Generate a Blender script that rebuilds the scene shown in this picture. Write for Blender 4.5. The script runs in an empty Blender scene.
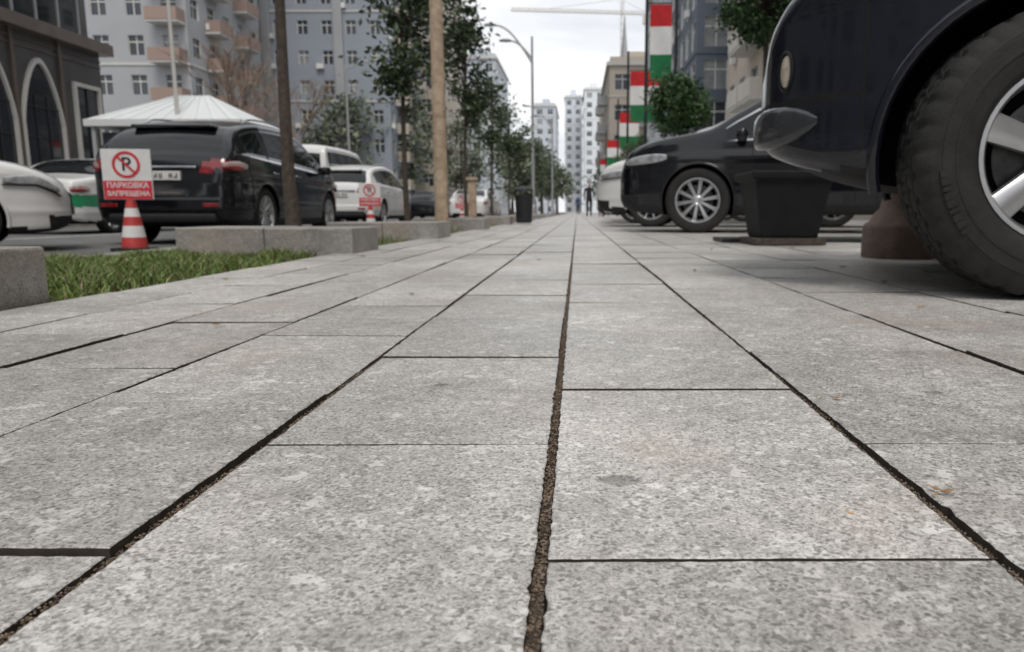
import bpy, math, random, bmesh
from mathutils import Vector, Matrix
random.seed(7)
R=random.random
def U(a,b): return a+(b-a)*random.random()
scene=bpy.context.scene
COL=scene.collection

# ------------------------------------------------------------ mesh builder
class MB:
    def __init__(s): s.v=[];s.f=[];s.m=[];s.r=[]
    def add(s,vs,fs,m=0,r=None):
        o=len(s.v); s.v+=[tuple(v) for v in vs]
        for f in fs:
            s.f.append(tuple(i+o for i in f)); s.m.append(m); s.r.append(R() if r is None else r)
    def quad(s,a,b,c,d,m=0,r=None): s.add([a,b,c,d],[(0,1,2,3)],m,r)
    def box(s,x0,x1,y0,y1,z0,z1,m=0,r=None):
        v=[(x,y,z) for z in (z0,z1) for y in (y0,y1) for x in (x0,x1)]
        s.add(v,[(0,2,3,1),(4,5,7,6),(0,1,5,4),(2,6,7,3),(0,4,6,2),(1,3,7,5)],m,r)
    def lathe(s,prof,n=32,m=0,c=(0,0,0),sx=1,sy=1):
        vs=[];fs=[]
        for (r,z) in prof:
            for i in range(n):
                a=2*math.pi*i/n; vs.append((c[0]+r*math.cos(a)*sx,c[1]+r*math.sin(a)*sy,c[2]+z))
        for k in range(len(prof)-1):
            for i in range(n):
                j=(i+1)%n; fs.append((k*n+i,k*n+j,(k+1)*n+j,(k+1)*n+i))
        fs.append(tuple(range(n-1,-1,-1))); fs.append(tuple((len(prof)-1)*n+i for i in range(n)))
        s.add(vs,fs,m)
    def tube(s,pts,rad,n=8,m=0):
        pts=[Vector(p) for p in pts]; vs=[];fs=[]
        for k,p in enumerate(pts):
            d=(pts[min(k+1,len(pts)-1)]-pts[max(k-1,0)]).normalized()
            a=d.cross(Vector((0.31,0.95,0.05))).normalized(); b=d.cross(a)
            for i in range(n):
                t=2*math.pi*i/n; vs.append(p+(a*math.cos(t)+b*math.sin(t))*rad[k])
        for k in range(len(pts)-1):
            for i in range(n):
                j=(i+1)%n; fs.append((k*n+i,k*n+j,(k+1)*n+j,(k+1)*n+i))
        fs.append(tuple(range(n))); fs.append(tuple((len(pts)-1)*n+i for i in range(n-1,-1,-1)))
        s.add(vs,fs,m)
    def pod(s,pts,m=0,n=16):
        vs=[];fs=[]
        for (x,y,z,hh,dd,an) in pts:
            ca,sa=math.cos(an),math.sin(an)
            for i in range(n):
                q=2*math.pi*i/n; c_=dd*math.copysign(abs(math.cos(q))**.7,math.cos(q))
                vs.append((x+c_*ca,y+c_*sa,z+hh*math.copysign(abs(math.sin(q))**.7,math.sin(q))))
        K=len(pts)-1
        for k in range(K):
            for i in range(n): j=(i+1)%n; fs.append((k*n+i,k*n+j,(k+1)*n+j,(k+1)*n+i))
        fs.append(tuple(range(n))); fs.append(tuple(K*n+i for i in range(n-1,-1,-1)))
        s.add(vs,fs,m)
    def obj(s,name,mats,parent=None,smooth=False,bevel=0,loc=None,rot=None,ang=40,attr=False):
        me=bpy.data.meshes.new(name); me.from_pydata(s.v,[],s.f)
        for m in mats: me.materials.append(m)
        me.polygons.foreach_set('material_index',s.m)
        if smooth:
            me.polygons.foreach_set('use_smooth',[True]*len(s.f))
            me.update(); me.set_sharp_from_angle(angle=math.radians(ang))
        if attr:
            a=me.attributes.new('rnd','FLOAT','FACE'); a.data.foreach_set('value',s.r)
        me.update()
        o=bpy.data.objects.new(name,me); COL.objects.link(o)
        if parent: o.parent=parent
        if loc: o.location=loc
        if rot: o.rotation_euler=rot
        if bevel:
            b=o.modifiers.new('bevel','BEVEL'); b.width=bevel; b.segments=2; b.limit_method='ANGLE'
        return o
def empty(name,loc=(0,0,0),rz=0,sc=1):
    e=bpy.data.objects.new(name,None); COL.objects.link(e); e.location=loc; e.rotation_euler=(0,0,rz); e.scale=(sc,sc,sc); e.empty_display_size=.2
    return e

# ------------------------------------------------------------ materials
def newmat(name):
    m=bpy.data.materials.new(name); m.use_nodes=True
    nt=m.node_tree; b=nt.nodes['Principled BSDF']; return m,nt,b
def L(nt,a,b): nt.links.new(a,b)
def pm(name,c1,c2=None,scale=5,rough=.6,metal=0,bump=0,bscale=None,coat=0,detail=4,rnd=0,spec=.5,rvar=0,dist=.01):
    m,nt,b=newmat(name)
    b.inputs['Roughness'].default_value=rough; b.inputs['Metallic'].default_value=metal
    b.inputs['Coat Weight'].default_value=coat; b.inputs['Coat Roughness'].default_value=.03
    b.inputs['Specular IOR Level'].default_value=spec
    if c2 is None: c2=tuple(x*.82 for x in c1)
    tc=nt.nodes.new('ShaderNodeTexCoord'); n=nt.nodes.new('ShaderNodeTexNoise')
    n.inputs['Scale'].default_value=scale; n.inputs['Detail'].default_value=detail; n.inputs['Roughness'].default_value=.62
    L(nt,tc.outputs['Object'],n.inputs['Vector'])
    rp=nt.nodes.new('ShaderNodeValToRGB'); rp.color_ramp.elements[0].position=.3; rp.color_ramp.elements[1].position=.7
    rp.color_ramp.elements[0].color=(*c2,1); rp.color_ramp.elements[1].color=(*c1,1)
    L(nt,n.outputs['Fac'],rp.inputs['Fac']); out=rp.outputs['Color']
    if rnd:
        at=nt.nodes.new('ShaderNodeAttribute'); at.attribute_name='rnd'
        mr=nt.nodes.new('ShaderNodeMapRange'); mr.inputs['To Min'].default_value=1-rnd; mr.inputs['To Max'].default_value=1+rnd
        L(nt,at.outputs['Fac'],mr.inputs['Value'])
        vm=nt.nodes.new('ShaderNodeVectorMath'); vm.operation='SCALE'
        L(nt,out,vm.inputs[0]); L(nt,mr.outputs['Result'],vm.inputs['Scale']); out=vm.outputs['Vector']
    L(nt,out,b.inputs['Base Color'])
    if rvar:
        mr=nt.nodes.new('ShaderNodeMapRange'); mr.inputs['To Min'].default_value=max(0,rough-rvar); mr.inputs['To Max'].default_value=rough+rvar
        L(nt,n.outputs['Fac'],mr.inputs['Value']); L(nt,mr.outputs['Result'],b.inputs['Roughness'])
    if bump:
        n2=nt.nodes.new('ShaderNodeTexNoise'); n2.inputs['Scale'].default_value=bscale or scale*4; n2.inputs['Detail'].default_value=5
        L(nt,tc.outputs['Object'],n2.inputs['Vector'])
        bp=nt.nodes.new('ShaderNodeBump'); bp.inputs['Strength'].default_value=bump; bp.inputs['Distance'].default_value=dist
        L(nt,n2.outputs['Fac'],bp.inputs['Height']); L(nt,bp.outputs['Normal'],b.inputs['Normal'])
    return m

def granite(name,ca,cb,chip=True,tint=(.56,.44,.33),stains=()):
    m,nt,b=newmat(name); N=nt.nodes.new
    tc=N('ShaderNodeTexCoord'); at=N('ShaderNodeAttribute'); at.attribute_name='rnd'
    sc=N('ShaderNodeVectorMath'); sc.operation='MULTIPLY_ADD'
    L(nt,at.outputs['Fac'],sc.inputs[0]); sc.inputs[1].default_value=(37.0,19.0,53.0); L(nt,tc.outputs['Object'],sc.inputs[2])
    V=sc.outputs['Vector']; W_=tc.outputs['Object']
    def noise(s,d=3,r=.6,vec=V,dist=0):
        n=N('ShaderNodeTexNoise'); n.inputs['Scale'].default_value=s; n.inputs['Detail'].default_value=d; n.inputs['Roughness'].default_value=r; n.inputs['Distortion'].default_value=dist
        L(nt,vec,n.inputs['Vector']); return n.outputs['Fac']
    def cells(s):
        n=N('ShaderNodeTexVoronoi'); n.inputs['Scale'].default_value=s; L(nt,V,n.inputs['Vector'])
        x=N('ShaderNodeSeparateColor'); L(nt,n.outputs['Color'],x.inputs[0]); return x.outputs[0]
    def ramp(f,p0,c0,p1,c1):
        r=N('ShaderNodeValToRGB'); e=r.color_ramp.elements; e[0].position=p0; e[1].position=p1; e[0].color=(*c0,1); e[1].color=(*c1,1)
        L(nt,f,r.inputs['Fac']); return r.outputs['Color']
    def mix(f,a,c,mode='MIX'):
        x=N('ShaderNodeMix'); x.data_type='RGBA'; x.blend_type=mode
        if isinstance(f,float): x.inputs[0].default_value=f
        else: L(nt,f,x.inputs[0])
        for k,i in ((a,6),(c,7)):
            if isinstance(k,tuple): x.inputs[i].default_value=(*k,1)
            else: L(nt,k,x.inputs[i])
        return x.outputs[2]
    base=ramp(cells(470),.05,tuple(x*.46 for x in ca),.72,tuple(x*1.04 for x in cb))
    base=mix(.42,base,ramp(noise(240,3,.75),.36,tuple(x*.58 for x in ca),.60,tuple(x*1.06 for x in cb)))
    base=mix(1.0,base,ramp(noise(3.5,4,.6),.3,(.82,.82,.82),.72,(1.10,1.10,1.10)),'MULTIPLY')
    base=mix(1.0,base,ramp(noise(26,5,.75),.35,(.80,.80,.80),.66,(1.14,1.14,1.14)),'MULTIPLY')
    if chip:
        cf=ramp(noise(31,3,.62,dist=.1),.615,(0,0,0),.650,(.8,.8,.8))
        base=mix(cf,base,mix(.62,base,tuple(min(1,x*1.35) for x in cb)))
        cf2=ramp(noise(100,2,.5,dist=.2),.62,(0,0,0),.67,(.6,.6,.6))
        base=mix(cf2,base,tuple(min(1,x*1.25) for x in cb))
    dk=ramp(cells(300),.88,(0,0,0),.89,(.62,.62,.62))
    base=mix(dk,base,tuple(x*.26 for x in ca))
    dk=ramp(noise(75,2,.6),.65,(0,0,0),.72,(.45,.45,.45))
    base=mix(dk,base,tuple(x*.5 for x in ca))
    st=ramp(noise(1.9,5,.65,W_),.50,(0,0,0),.74,(.42,.42,.42))
    base=mix(st,base,tint)
    base=mix(1.0,base,ramp(noise(1.1,6,.72,W_),.40,(.80,.79,.78),.60,(1.05,1.05,1.05)),'MULTIPLY')
    base=mix(1.0,base,ramp(noise(8,6,.74,W_,dist=.5),.56,(1,1,1),.72,(.76,.745,.73)),'MULTIPLY')
    base=mix(1.0,base,ramp(noise(4.6,6,.76,W_,dist=.8),.60,(1,1,1),.70,(.84,.82,.80)),'MULTIPLY')
    for (px,py,rx) in stains:
        d=N('ShaderNodeVectorMath'); d.operation='SUBTRACT'; L(nt,W_,d.inputs[0]); d.inputs[1].default_value=(px,py,0)
        s2=N('ShaderNodeVectorMath'); s2.operation='MULTIPLY'; L(nt,d.outputs[0],s2.inputs[0]); s2.inputs[1].default_value=(1/rx,1.45/rx,0)
        ln=N('ShaderNodeVectorMath'); ln.operation='LENGTH'; L(nt,s2.outputs[0],ln.inputs[0])
        ad=N('ShaderNodeMath'); ad.operation='MULTIPLY_ADD'; L(nt,noise(110,3,.6,W_),ad.inputs[0]); ad.inputs[1].default_value=.9; L(nt,ln.outputs['Value'],ad.inputs[2])
        sc_=N('ShaderNodeMapRange'); sc_.inputs['From Min'].default_value=1.15; sc_.inputs['From Max'].default_value=1.40; sc_.inputs['To Min'].default_value=.52; sc_.inputs['To Max'].default_value=1
        L(nt,ad.outputs[0],sc_.inputs['Value'])
        v=N('ShaderNodeVectorMath'); v.operation='SCALE'; L(nt,base,v.inputs[0]); L(nt,sc_.outputs['Result'],v.inputs['Scale']); base=v.outputs['Vector']
    mr=N('ShaderNodeMapRange'); mr.inputs['To Min'].default_value=.87; mr.inputs['To Max'].default_value=1.10; L(nt,at.outputs['Fac'],mr.inputs['Value'])
    vm=N('ShaderNodeVectorMath'); vm.operation='SCALE'; L(nt,base,vm.inputs[0]); L(nt,mr.outputs['Result'],vm.inputs['Scale'])
    L(nt,vm.outputs['Vector'],b.inputs['Base Color'])
    rr=N('ShaderNodeMapRange'); rr.inputs['To Min'].default_value=.30; rr.inputs['To Max'].default_value=.60; L(nt,noise(60,4,.7),rr.inputs['Value'])
    L(nt,rr.outputs['Result'],b.inputs['Roughness'])
    bp=N('ShaderNodeBump'); bp.inputs['Strength'].default_value=.4; bp.inputs['Distance'].default_value=.001
    L(nt,noise(260,5,.75),bp.inputs['Height']); L(nt,bp.outputs['Normal'],b.inputs['Normal'])
    return m

M={}
M['slab']=granite('granite_paving',(.52,.508,.485),(.735,.722,.695),stains=[(.041,.664,.024),(-.31,.50,.007),(.19,.86,.009),(-.2,1.05,.014),(.5,1.0,.016),(-.12,.61,.006),(.10,.47,.005)])
M['block']=granite('granite_block',(.38,.37,.35),(.53,.515,.49),chip=False)
M['sand']=pm('joint_sand',(.16,.12,.085),(.045,.034,.025),scale=140,rough=.95,bump=1,bscale=420)
M['grain']=pm('joint_grain',(.30,.23,.17),(.08,.06,.045),scale=90,rough=.95,rnd=.5)
M['asphalt']=pm('asphalt',(.18,.18,.178),(.10,.10,.10),scale=3,rough=.8,bump=.5,bscale=120,detail=9)
M['ground']=pm('ground_concrete',(.30,.30,.29),(.21,.21,.205),scale=.6,rough=.9,bump=.3,bscale=40,detail=8)
M['farpave']=pm('far_paving',(.54,.53,.51),(.46,.45,.43),scale=1.4,rough=.5,detail=8)
M['soil']=pm('soil',(.19,.14,.095),(.08,.06,.04),scale=30,rough=1,bump=1,bscale=90)
M['grass']=pm('grass_blades',(.20,.27,.07),(.09,.15,.035),scale=6,rough=.55,rnd=.5)
M['drygrass']=pm('dry_grass_blades',(.36,.31,.17),(.22,.18,.10),scale=6,rough=.6,rnd=.4)
M['bark']=pm('bark',(.11,.088,.07),(.045,.036,.03),scale=25,rough=.9,bump=1,bscale=60)
M['leaf']=pm('leaf_dark',(.085,.12,.055),(.03,.05,.022),scale=2.5,rough=.4,rnd=.6)
M['leafy']=pm('leaf_box',(.075,.15,.045),(.022,.06,.02),scale=6,rough=.5,rnd=.5)
M['leafhaze']=pm('leaf_hazed',(.22,.25,.17),(.13,.155,.11),scale=.7,rough=.7,rnd=.35)  # distant foliage, distance haze painted in as a paler green
M['twig']=pm('bare_twigs',(.30,.23,.18),(.18,.13,.10),scale=3,rough=.9)
M['dry']=pm('dry_leaf',(.58,.36,.15),(.32,.17,.07),scale=90,rough=.8,rnd=.3)
M['polec']=pm('concrete_pole',(.62,.49,.37),(.30,.22,.15),scale=9,rough=.85,bump=.8,bscale=30,detail=9)
M['steel']=pm('galvanised_steel',(.46,.47,.48),(.36,.37,.38),scale=12,rough=.45,metal=.4)
M['dsteel']=pm('dark_steel',(.035,.038,.045),(.025,.026,.03),scale=12,rough=.5,metal=.3)
M['black']=pm('black_plastic',(.020,.020,.021),(.012,.012,.013),scale=20,rough=.6,bump=.15,bscale=300,spec=.35)
M['well']=pm('wheel_well',(.005,.005,.005),(.003,.003,.003),scale=20,rough=.95,spec=.1)
M['rubber']=pm('tyre_rubber',(.032,.031,.030),(.013,.013,.0125),scale=14,rough=.75,bump=.25,bscale=160,rvar=.12,spec=.4,detail=7)
M['alloy']=pm('alloy',(.60,.61,.63),(.50,.51,.53),scale=8,rough=.28,metal=.8)
M['disc']=pm('brake_disc',(.10,.10,.10),(.05,.05,.05),scale=20,rough=.4,metal=.8)
M['chrome']=pm('chrome',(.7,.7,.72),(.6,.6,.62),scale=4,rough=.12,metal=1)
M['glass']=pm('car_glass',(.008,.010,.011),(.005,.007,.008),scale=2,rough=.04,spec=.5)
M['head']=pm('headlight_lens',(.62,.64,.67),(.30,.31,.33),scale=14,rough=.08,coat=1,metal=.4,detail=1)
M['lampw']=pm('fog_lamp_lens',(.60,.53,.42),(.34,.30,.24),scale=45,rough=.12,coat=1)
M['tail']=pm('tail_lens',(.34,.012,.015),(.15,.004,.006),scale=9,rough=.12,coat=1,detail=1)
M['tailc']=pm('tail_lens_clear',(.55,.44,.44),(.36,.24,.24),scale=14,rough=.12,coat=1,detail=1)
M['seam']=pm('panel_gap',(.004,.004,.004),(.003,.003,.003),rough=.9)
M['plate']=pm('number_plate',(.7,.7,.68),(.6,.6,.58),scale=8,rough=.4)
M['dpaint']=pm('navy_paint',(.008,.0095,.017),(.006,.007,.012),scale=60,rough=.14,spec=.5,rvar=.04,detail=2,coat=.2)
M['bpaint']=pm('black_paint',(.007,.008,.011),(.005,.0055,.008),scale=2,rough=.11,spec=.5,coat=.25)
M['guard']=pm('bumper_guard',(.045,.048,.055),(.028,.03,.035),scale=30,rough=.25,metal=.3,coat=.6)
M['wpaint']=pm('white_paint',(.78,.78,.775),(.70,.70,.695),scale=1.5,rough=.3,coat=.7)
M['gpaint']=pm('silver_paint',(.5,.51,.52),(.43,.44,.45),scale=2,rough=.28,metal=.5,coat=1)
M['green']=pm('green_livery',(.03,.30,.14),(.02,.22,.10),scale=3,rough=.35,coat=.5)
M['white']=pm('white_enamel',(.80,.80,.79),(.70,.70,.69),scale=9,rough=.5)
M['red']=pm('red_enamel',(.66,.025,.05),(.55,.02,.04),scale=9,rough=.5)
M['orange']=pm('cone_red',(.60,.06,.06),(.40,.04,.035),scale=14,rough=.55)
M['fred']=pm('flag_red',(.60,.02,.025),(.48,.015,.02),scale=4,rough=.8)
M['fwhite']=pm('flag_white',(.8,.8,.8),(.72,.72,.72),scale=4,rough=.8)
M['fgreen']=pm('flag_green',(.01,.19,.065),(.01,.13,.045),scale=4,rough=.8)
M['pot']=pm('planter_black',(.014,.0155,.017),(.007,.008,.009),scale=9,rough=.68,bump=.2,bscale=80,rvar=.12,detail=7,spec=.25)
M['bollard']=pm('bollard_stone',(.26,.185,.15),(.14,.10,.08),scale=11,rough=.8,bump=.6,bscale=90,detail=8)
M['bglass']=pm('window_glass',(.07,.08,.095),(.035,.04,.048),scale=.4,rough=.08,coat=.2)
M['dglass']=pm('dark_window_glass',(.03,.034,.038),(.018,.02,.022),scale=.4,rough=.05,coat=.4)
M['bglass2']=pm('window_curtain',(.36,.37,.385),(.20,.21,.22),scale=.8,rough=.3)
M['frame']=pm('window_frame',(.72,.72,.71),(.62,.62,.61),scale=3,rough=.6)
M['dstone']=pm('dark_stone',(.095,.09,.088),(.06,.057,.056),scale=.8,rough=.28,detail=8)
M['bstone']=pm('brown_stone',(.15,.12,.105),(.10,.08,.07),scale=1.5,rough=.3,detail=8)
M['lstone']=pm('light_stone',(.62,.61,.58),(.52,.51,.49),scale=1,rough=.7,detail=8)
def wall(name,c,k=.87): return pm(name,c,tuple(x*k for x in c),scale=.25,rough=.85,detail=8)
M['wgrey']=wall('wall_blue_grey',(.335,.37,.425)); M['wgrey2']=wall('wall_mid_grey',(.42,.43,.45))
M['wbeige']=wall('wall_beige',(.56,.50,.42)); M['wbrown']=wall('wall_brown',(.36,.265,.225))
M['wslate']=wall('wall_slate',(.13,.155,.20)); M['wpale']=wall('wall_pale_hazed',(.68,.72,.77),.95); M['wwhite']=wall('wall_white',(.78,.81,.84),.95)  # pale and white walls: light paint, with distance haze put into the colour
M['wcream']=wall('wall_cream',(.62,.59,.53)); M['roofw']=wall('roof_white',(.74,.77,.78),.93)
M['whaze']=wall('wall_hazed_grey',(.56,.60,.65),.95)  # far grey walls, paled in the colour to stand for haze
M['skin']=pm('skin',(.42,.25,.18),(.36,.2,.15),scale=9,rough=.55); M['hair']=pm('hair',(.02,.015,.012),rough=.6)
M['cdark']=pm('cloth_dark',(.03,.03,.04),(.02,.02,.025),scale=12,rough=.9); M['cblue']=pm('cloth_blue',(.05,.08,.16),scale=12,rough=.9)
M['cpink']=pm('cloth_pink',(.5,.3,.32),scale=12,rough=.9); M['cwhite']=pm('cloth_white',(.6,.6,.6),scale=12,rough=.9)

# ------------------------------------------------------------ camera
cam=bpy.data.cameras.new('camera'); co=bpy.data.objects.new('camera',cam); COL.objects.link(co)
co.location=(0,0,.25); co.rotation_euler=(math.radians(90-8.876),0,0)
cam.sensor_width=36; cam.lens=36*730/1024; cam.shift_x=-.0635; cam.clip_start=.02; cam.clip_end=6000
cam.dof.use_dof=True; cam.dof.focus_distance=.76; cam.dof.aperture_fstop=9
scene.camera=co
scene.view_settings.view_transform='Standard'; scene.view_settings.look='None'; scene.view_settings.exposure=0

# ------------------------------------------------------------ world + sun
w=bpy.data.worlds.new('World'); scene.world=w; w.use_nodes=True; nt=w.node_tree
bg=nt.nodes['Background']; bg.inputs['Strength'].default_value=.14
sky=nt.nodes.new('ShaderNodeTexSky'); sky.sky_type='NISHITA'; sky.sun_disc=False
sky.sun_elevation=math.radians(58); sky.sun_rotation=math.radians(168); sky.dust_density=2
tc=nt.nodes.new('ShaderNodeTexCoord'); mp=nt.nodes.new('ShaderNodeMapping'); mp.inputs['Scale'].default_value=(1,1,3.2)
L(nt,tc.outputs['Generated'],mp.inputs['Vector'])
n=nt.nodes.new('ShaderNodeTexNoise'); n.inputs['Scale'].default_value=3.1; n.inputs['Detail'].default_value=6; n.inputs['Roughness'].default_value=.52; n.inputs['Distortion'].default_value=.3
L(nt,mp.outputs['Vector'],n.inputs['Vector'])
rp=nt.nodes.new('ShaderNodeValToRGB'); e=rp.color_ramp.elements
e[0].position=.3; e[0].color=(.60,.63,.69,1); e[1].position=.68; e[1].color=(1,.995,.985,1)
L(nt,n.outputs['Fac'],rp.inputs['Fac'])
vm=nt.nodes.new('ShaderNodeVectorMath'); vm.operation='SCALE'; vm.inputs['Scale'].default_value=8.6; L(nt,rp.outputs['Color'],vm.inputs[0])
mx=nt.nodes.new('ShaderNodeMix'); mx.data_type='RGBA'; mx.inputs[0].default_value=.94
L(nt,sky.outputs['Color'],mx.inputs[6]); L(nt,vm.outputs['Vector'],mx.inputs[7]); L(nt,mx.outputs[2],bg.inputs['Color'])
sl=bpy.data.lights.new('sun','SUN'); sl.energy=1.5; sl.angle=math.radians(20); sl.color=(1,.94,.86)
so=bpy.data.objects.new('sun',sl); COL.objects.link(so); so.rotation_euler=(math.radians(32),0,math.radians(12)); so.location=(0,0,30)

# ------------------------------------------------------------ ground, road
def sheet(name,x0,x1,y0,y1,z,mat):
    b=MB(); b.quad((x0,y0,z),(x1,y0,z),(x1,y1,z),(x0,y1,z)); return b.obj(name,[mat])
sheet('ground',-3000,3000,-400,4000,-.22,M['ground'])
sheet('road',-14,-2.93,-30,600,-.16,M['asphalt'])
sheet('far_sidewalk',-60,-14.15,-30,600,-.06,M['ground'])
b=MB()
y=-4
while y<150:
    b.box(-14.15,-14,y,y+.985,-.22,-.03); b.box(-2.93,-2.78,y,y+.985,-.22,-.0); y+=1
b.obj('kerb',[M['block']],attr=True,bevel=.012)
b=MB()
for k in range(30):
    b.quad((-8.6,5+k*6,-.156),(-8.48,5+k*6,-.156),(-8.48,8+k*6,-.156),(-8.6,8+k*6,-.156))
b.obj('road_marking',[M['white']])

# paving
XL=-1.48
edges=[XL,-1.215,-.936,-.649,-.345,-.027,.31,.70]
while edges[-1]<10.4: edges.append(edges[-1]+.385)
starts={-.649:(.512,.482),-.345:(.77,.482),-.027:(.503,.512),.31:(.77,.54)}
slab=MB()
def wob(seed,t): 
    return .5*math.sin(t*61+seed)+.3*math.sin(t*143+seed*2.3)+.35*math.sin(t*307+seed*5.1)+.3*math.sin(t*711+seed*3)
for ci in range(len(edges)-1):
    xa,xb=edges[ci],edges[ci+1]
    st,Ls=starts.get(xa,(U(.2,.7),.5))
    y=st-Ls*3; gprev=.003
    while y<62:
        gn=U(.0026,.0042) if y<2.5 else U(.004,.006)
        lgl=.0052 if abs(xa)<1 else .0050; lgr=.0052 if abs(xb)<1 else .0050
        lgl+=U(-.0008,.0008); lgr+=U(-.0008,.0008)
        x0=xa+lgl;x1=xb-lgr;y0=y+gprev;y1=y+Ls-gn; gprev=gn
        cx=(x0+x1)/2;cy=(y0+y1)/2;hx=(x1-x0)/2;hy=(y1-y0)/2
        ta,tb,tc_=U(-.006,.006),U(-.004,.004),U(-.0018,.0018)
        if y>6: ta*=.3;tb*=.3;tc_*=.4
        near = -.3<y<3.0 and abs(cx)<2.3
        poly=[]
        if near:
            s1,s2,s3,s4=[U(0,99) for _ in range(4)]
            step=.006; nx=int((x1-x0)/step); ny=int((y1-y0)/step)
            chips=[(U(y0,y1),U(.004,.014),U(.0008,.0026),random.choice((0,1))) for _ in range(5)]
            def ch(t,side): return sum(dp*max(0,1-((t-c)/wd)**2) for c,wd,dp,sd in chips if sd==side)
            for i in range(nx): t=x0+(x1-x0)*i/nx; poly.append((t,y0+.0005*wob(s1,t)+U(0,.0006)))
            for i in range(ny): t=y0+(y1-y0)*i/ny; poly.append((x1+.0007*wob(s2,t)+U(-.0006,.0006)-ch(t,0),t))
            for i in range(nx): t=x1-(x1-x0)*i/nx; poly.append((t,y1+.0005*wob(s3,t)-U(0,.0006)))
            for i in range(ny): t=y1-(y1-y0)*i/ny; poly.append((x0+.0007*wob(s4,t)+U(-.0006,.0006)+ch(t,1),t))
        else: poly=[(x0,y0),(x1,y0),(x1,y1),(x0,y1)]
        n_=len(poly); ins=.0011
        def zz(px,py): return ta*(px-cx)+tb*(py-cy)+tc_
        vs=[(px,py,-.035) for px,py in poly]+[(px,py,zz(px,py)-.0009) for px,py in poly]
        vs+=[(cx+(px-cx)*(1-ins/hx),cy+(py-cy)*(1-ins/hy),zz(px,py)) for px,py in poly]
        fs=[]
        for k in range(2):
            for i in range(n_):
                j=(i+1)%n_; fs.append((k*n_+i,k*n_+j,(k+1)*n_+j,(k+1)*n_+i))
        fs.append(tuple(2*n_+i for i in range(n_)))
        rv=R(); slab.add(vs,fs[:n_],1,rv); slab.add([],[],0)
        o_=len(slab.v)-len(vs)
        for f in fs[n_:]: slab.f.append(tuple(i+o_ for i in f)); slab.m.append(0); slab.r.append(rv)
        y+=Ls
slab.obj('paving_slabs',[M['slab'],pm('slab_side_dirty',(.07,.058,.046),(.035,.028,.022),scale=60,rough=.95)],attr=True)
b=MB(); b.box(XL-.004,10.4,-2,62,-.2,-.014); b.obj('sidewalk',[M['sand']])
sheet('sidewalk_far',-1.48,10.4,62,700,-.001,M['farpave'])
g=MB()
def grit(x,y,z,s):
    g.add([(x+s*U(.6,1.2),y,z),(x-s*U(.6,1.2),y,z),(x,y+s*U(.6,1.2),z),(x,y-s*U(.6,1.2),z),(x,y,z+s*U(.5,1)),(x,y,z-s)],
      [(0,2,4),(2,1,4),(1,3,4),(3,0,4),(2,0,5),(1,2,5),(3,1,5),(0,3,5)],0,R())
# sand fill along the lengthwise joints
b=MB()
for x in edges[1:-1]:
    b.quad((x-.0048,-.5,-.0085),(x+.0048,-.5,-.0085),(x+.0048,62,-.0085),(x-.0048,62,-.0085))
b.obj('joint_sand',[M['sand']])
for x in edges[1:10]:
    for _ in range(5200 if abs(x)<.4 else 1600):
        y=.25+3.2*R()**1.6; fill=.5+.5*math.sin(y*11+x*30)+.4*math.sin(y*27+x*9)
        grit(x+U(-.0046,.0046),y,-.0078+.0046*fill*R(),U(.0006,.0018))
for _ in range(380): 
    y=.3+2.5*R()**1.5; grit(U(-.9,.9),y,.0008,U(.0003,.0008))
for _ in range(900):
    x=random.choice(edges[2:9]); y=.3+2.2*R()**1.5; grit(x+random.gauss(0,.012),y,.0006,U(.0002,.0008))
g.obj('joint_grit',[M['grain']],attr=True)
b=MB()
def dleaf(x,y,s,a):
    ca,sa=math.cos(a),math.sin(a); vs=[];fs=[]
    for i in range(7):
        t=i/6; wd=.33*math.sin(math.pi*min(1,t*1.02+.02))**.8
        for sgn in (-1,0,1):
            lx=(t-.5)*s; ly=sgn*wd*s*.5; lz=.003+abs(sgn)*.30*s*wd+.35*s*(t-.5)**2*2
            vs.append((x+lx*ca-ly*sa,y+lx*sa+ly*ca,lz))
    for i in range(6):
        for j in range(2): fs.append((i*3+j,i*3+j+1,i*3+j+4,i*3+j+3))
    b.add(vs,fs,0,R())
for (x,y,s,a) in [(.329,.62,.017,.3),(.322,.628,.012,1.9),(.317,.615,.009,1.2),(.226,.573,.010,-.9),(.35,.955,.016,.1),(.33,.96,.010,2),(-.5,2.2,.03,1),(.9,1.9,.03,2),(1.1,2.6,.04,.4),(-.8,1.6,.025,.2),(.5,3.1,.04,1.4),(-.2,3.8,.04,.7),(1.2,3.3,.05,2.2),(-1.3,2.7,.04,1),(-1.2,4.1,.05,.3),(.9,4.9,.05,1),(1.5,5.1,.05,.2)]:
    dleaf(x,y,s,a)
b.obj('fallen_leaves',[M['dry']],attr=True)

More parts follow.
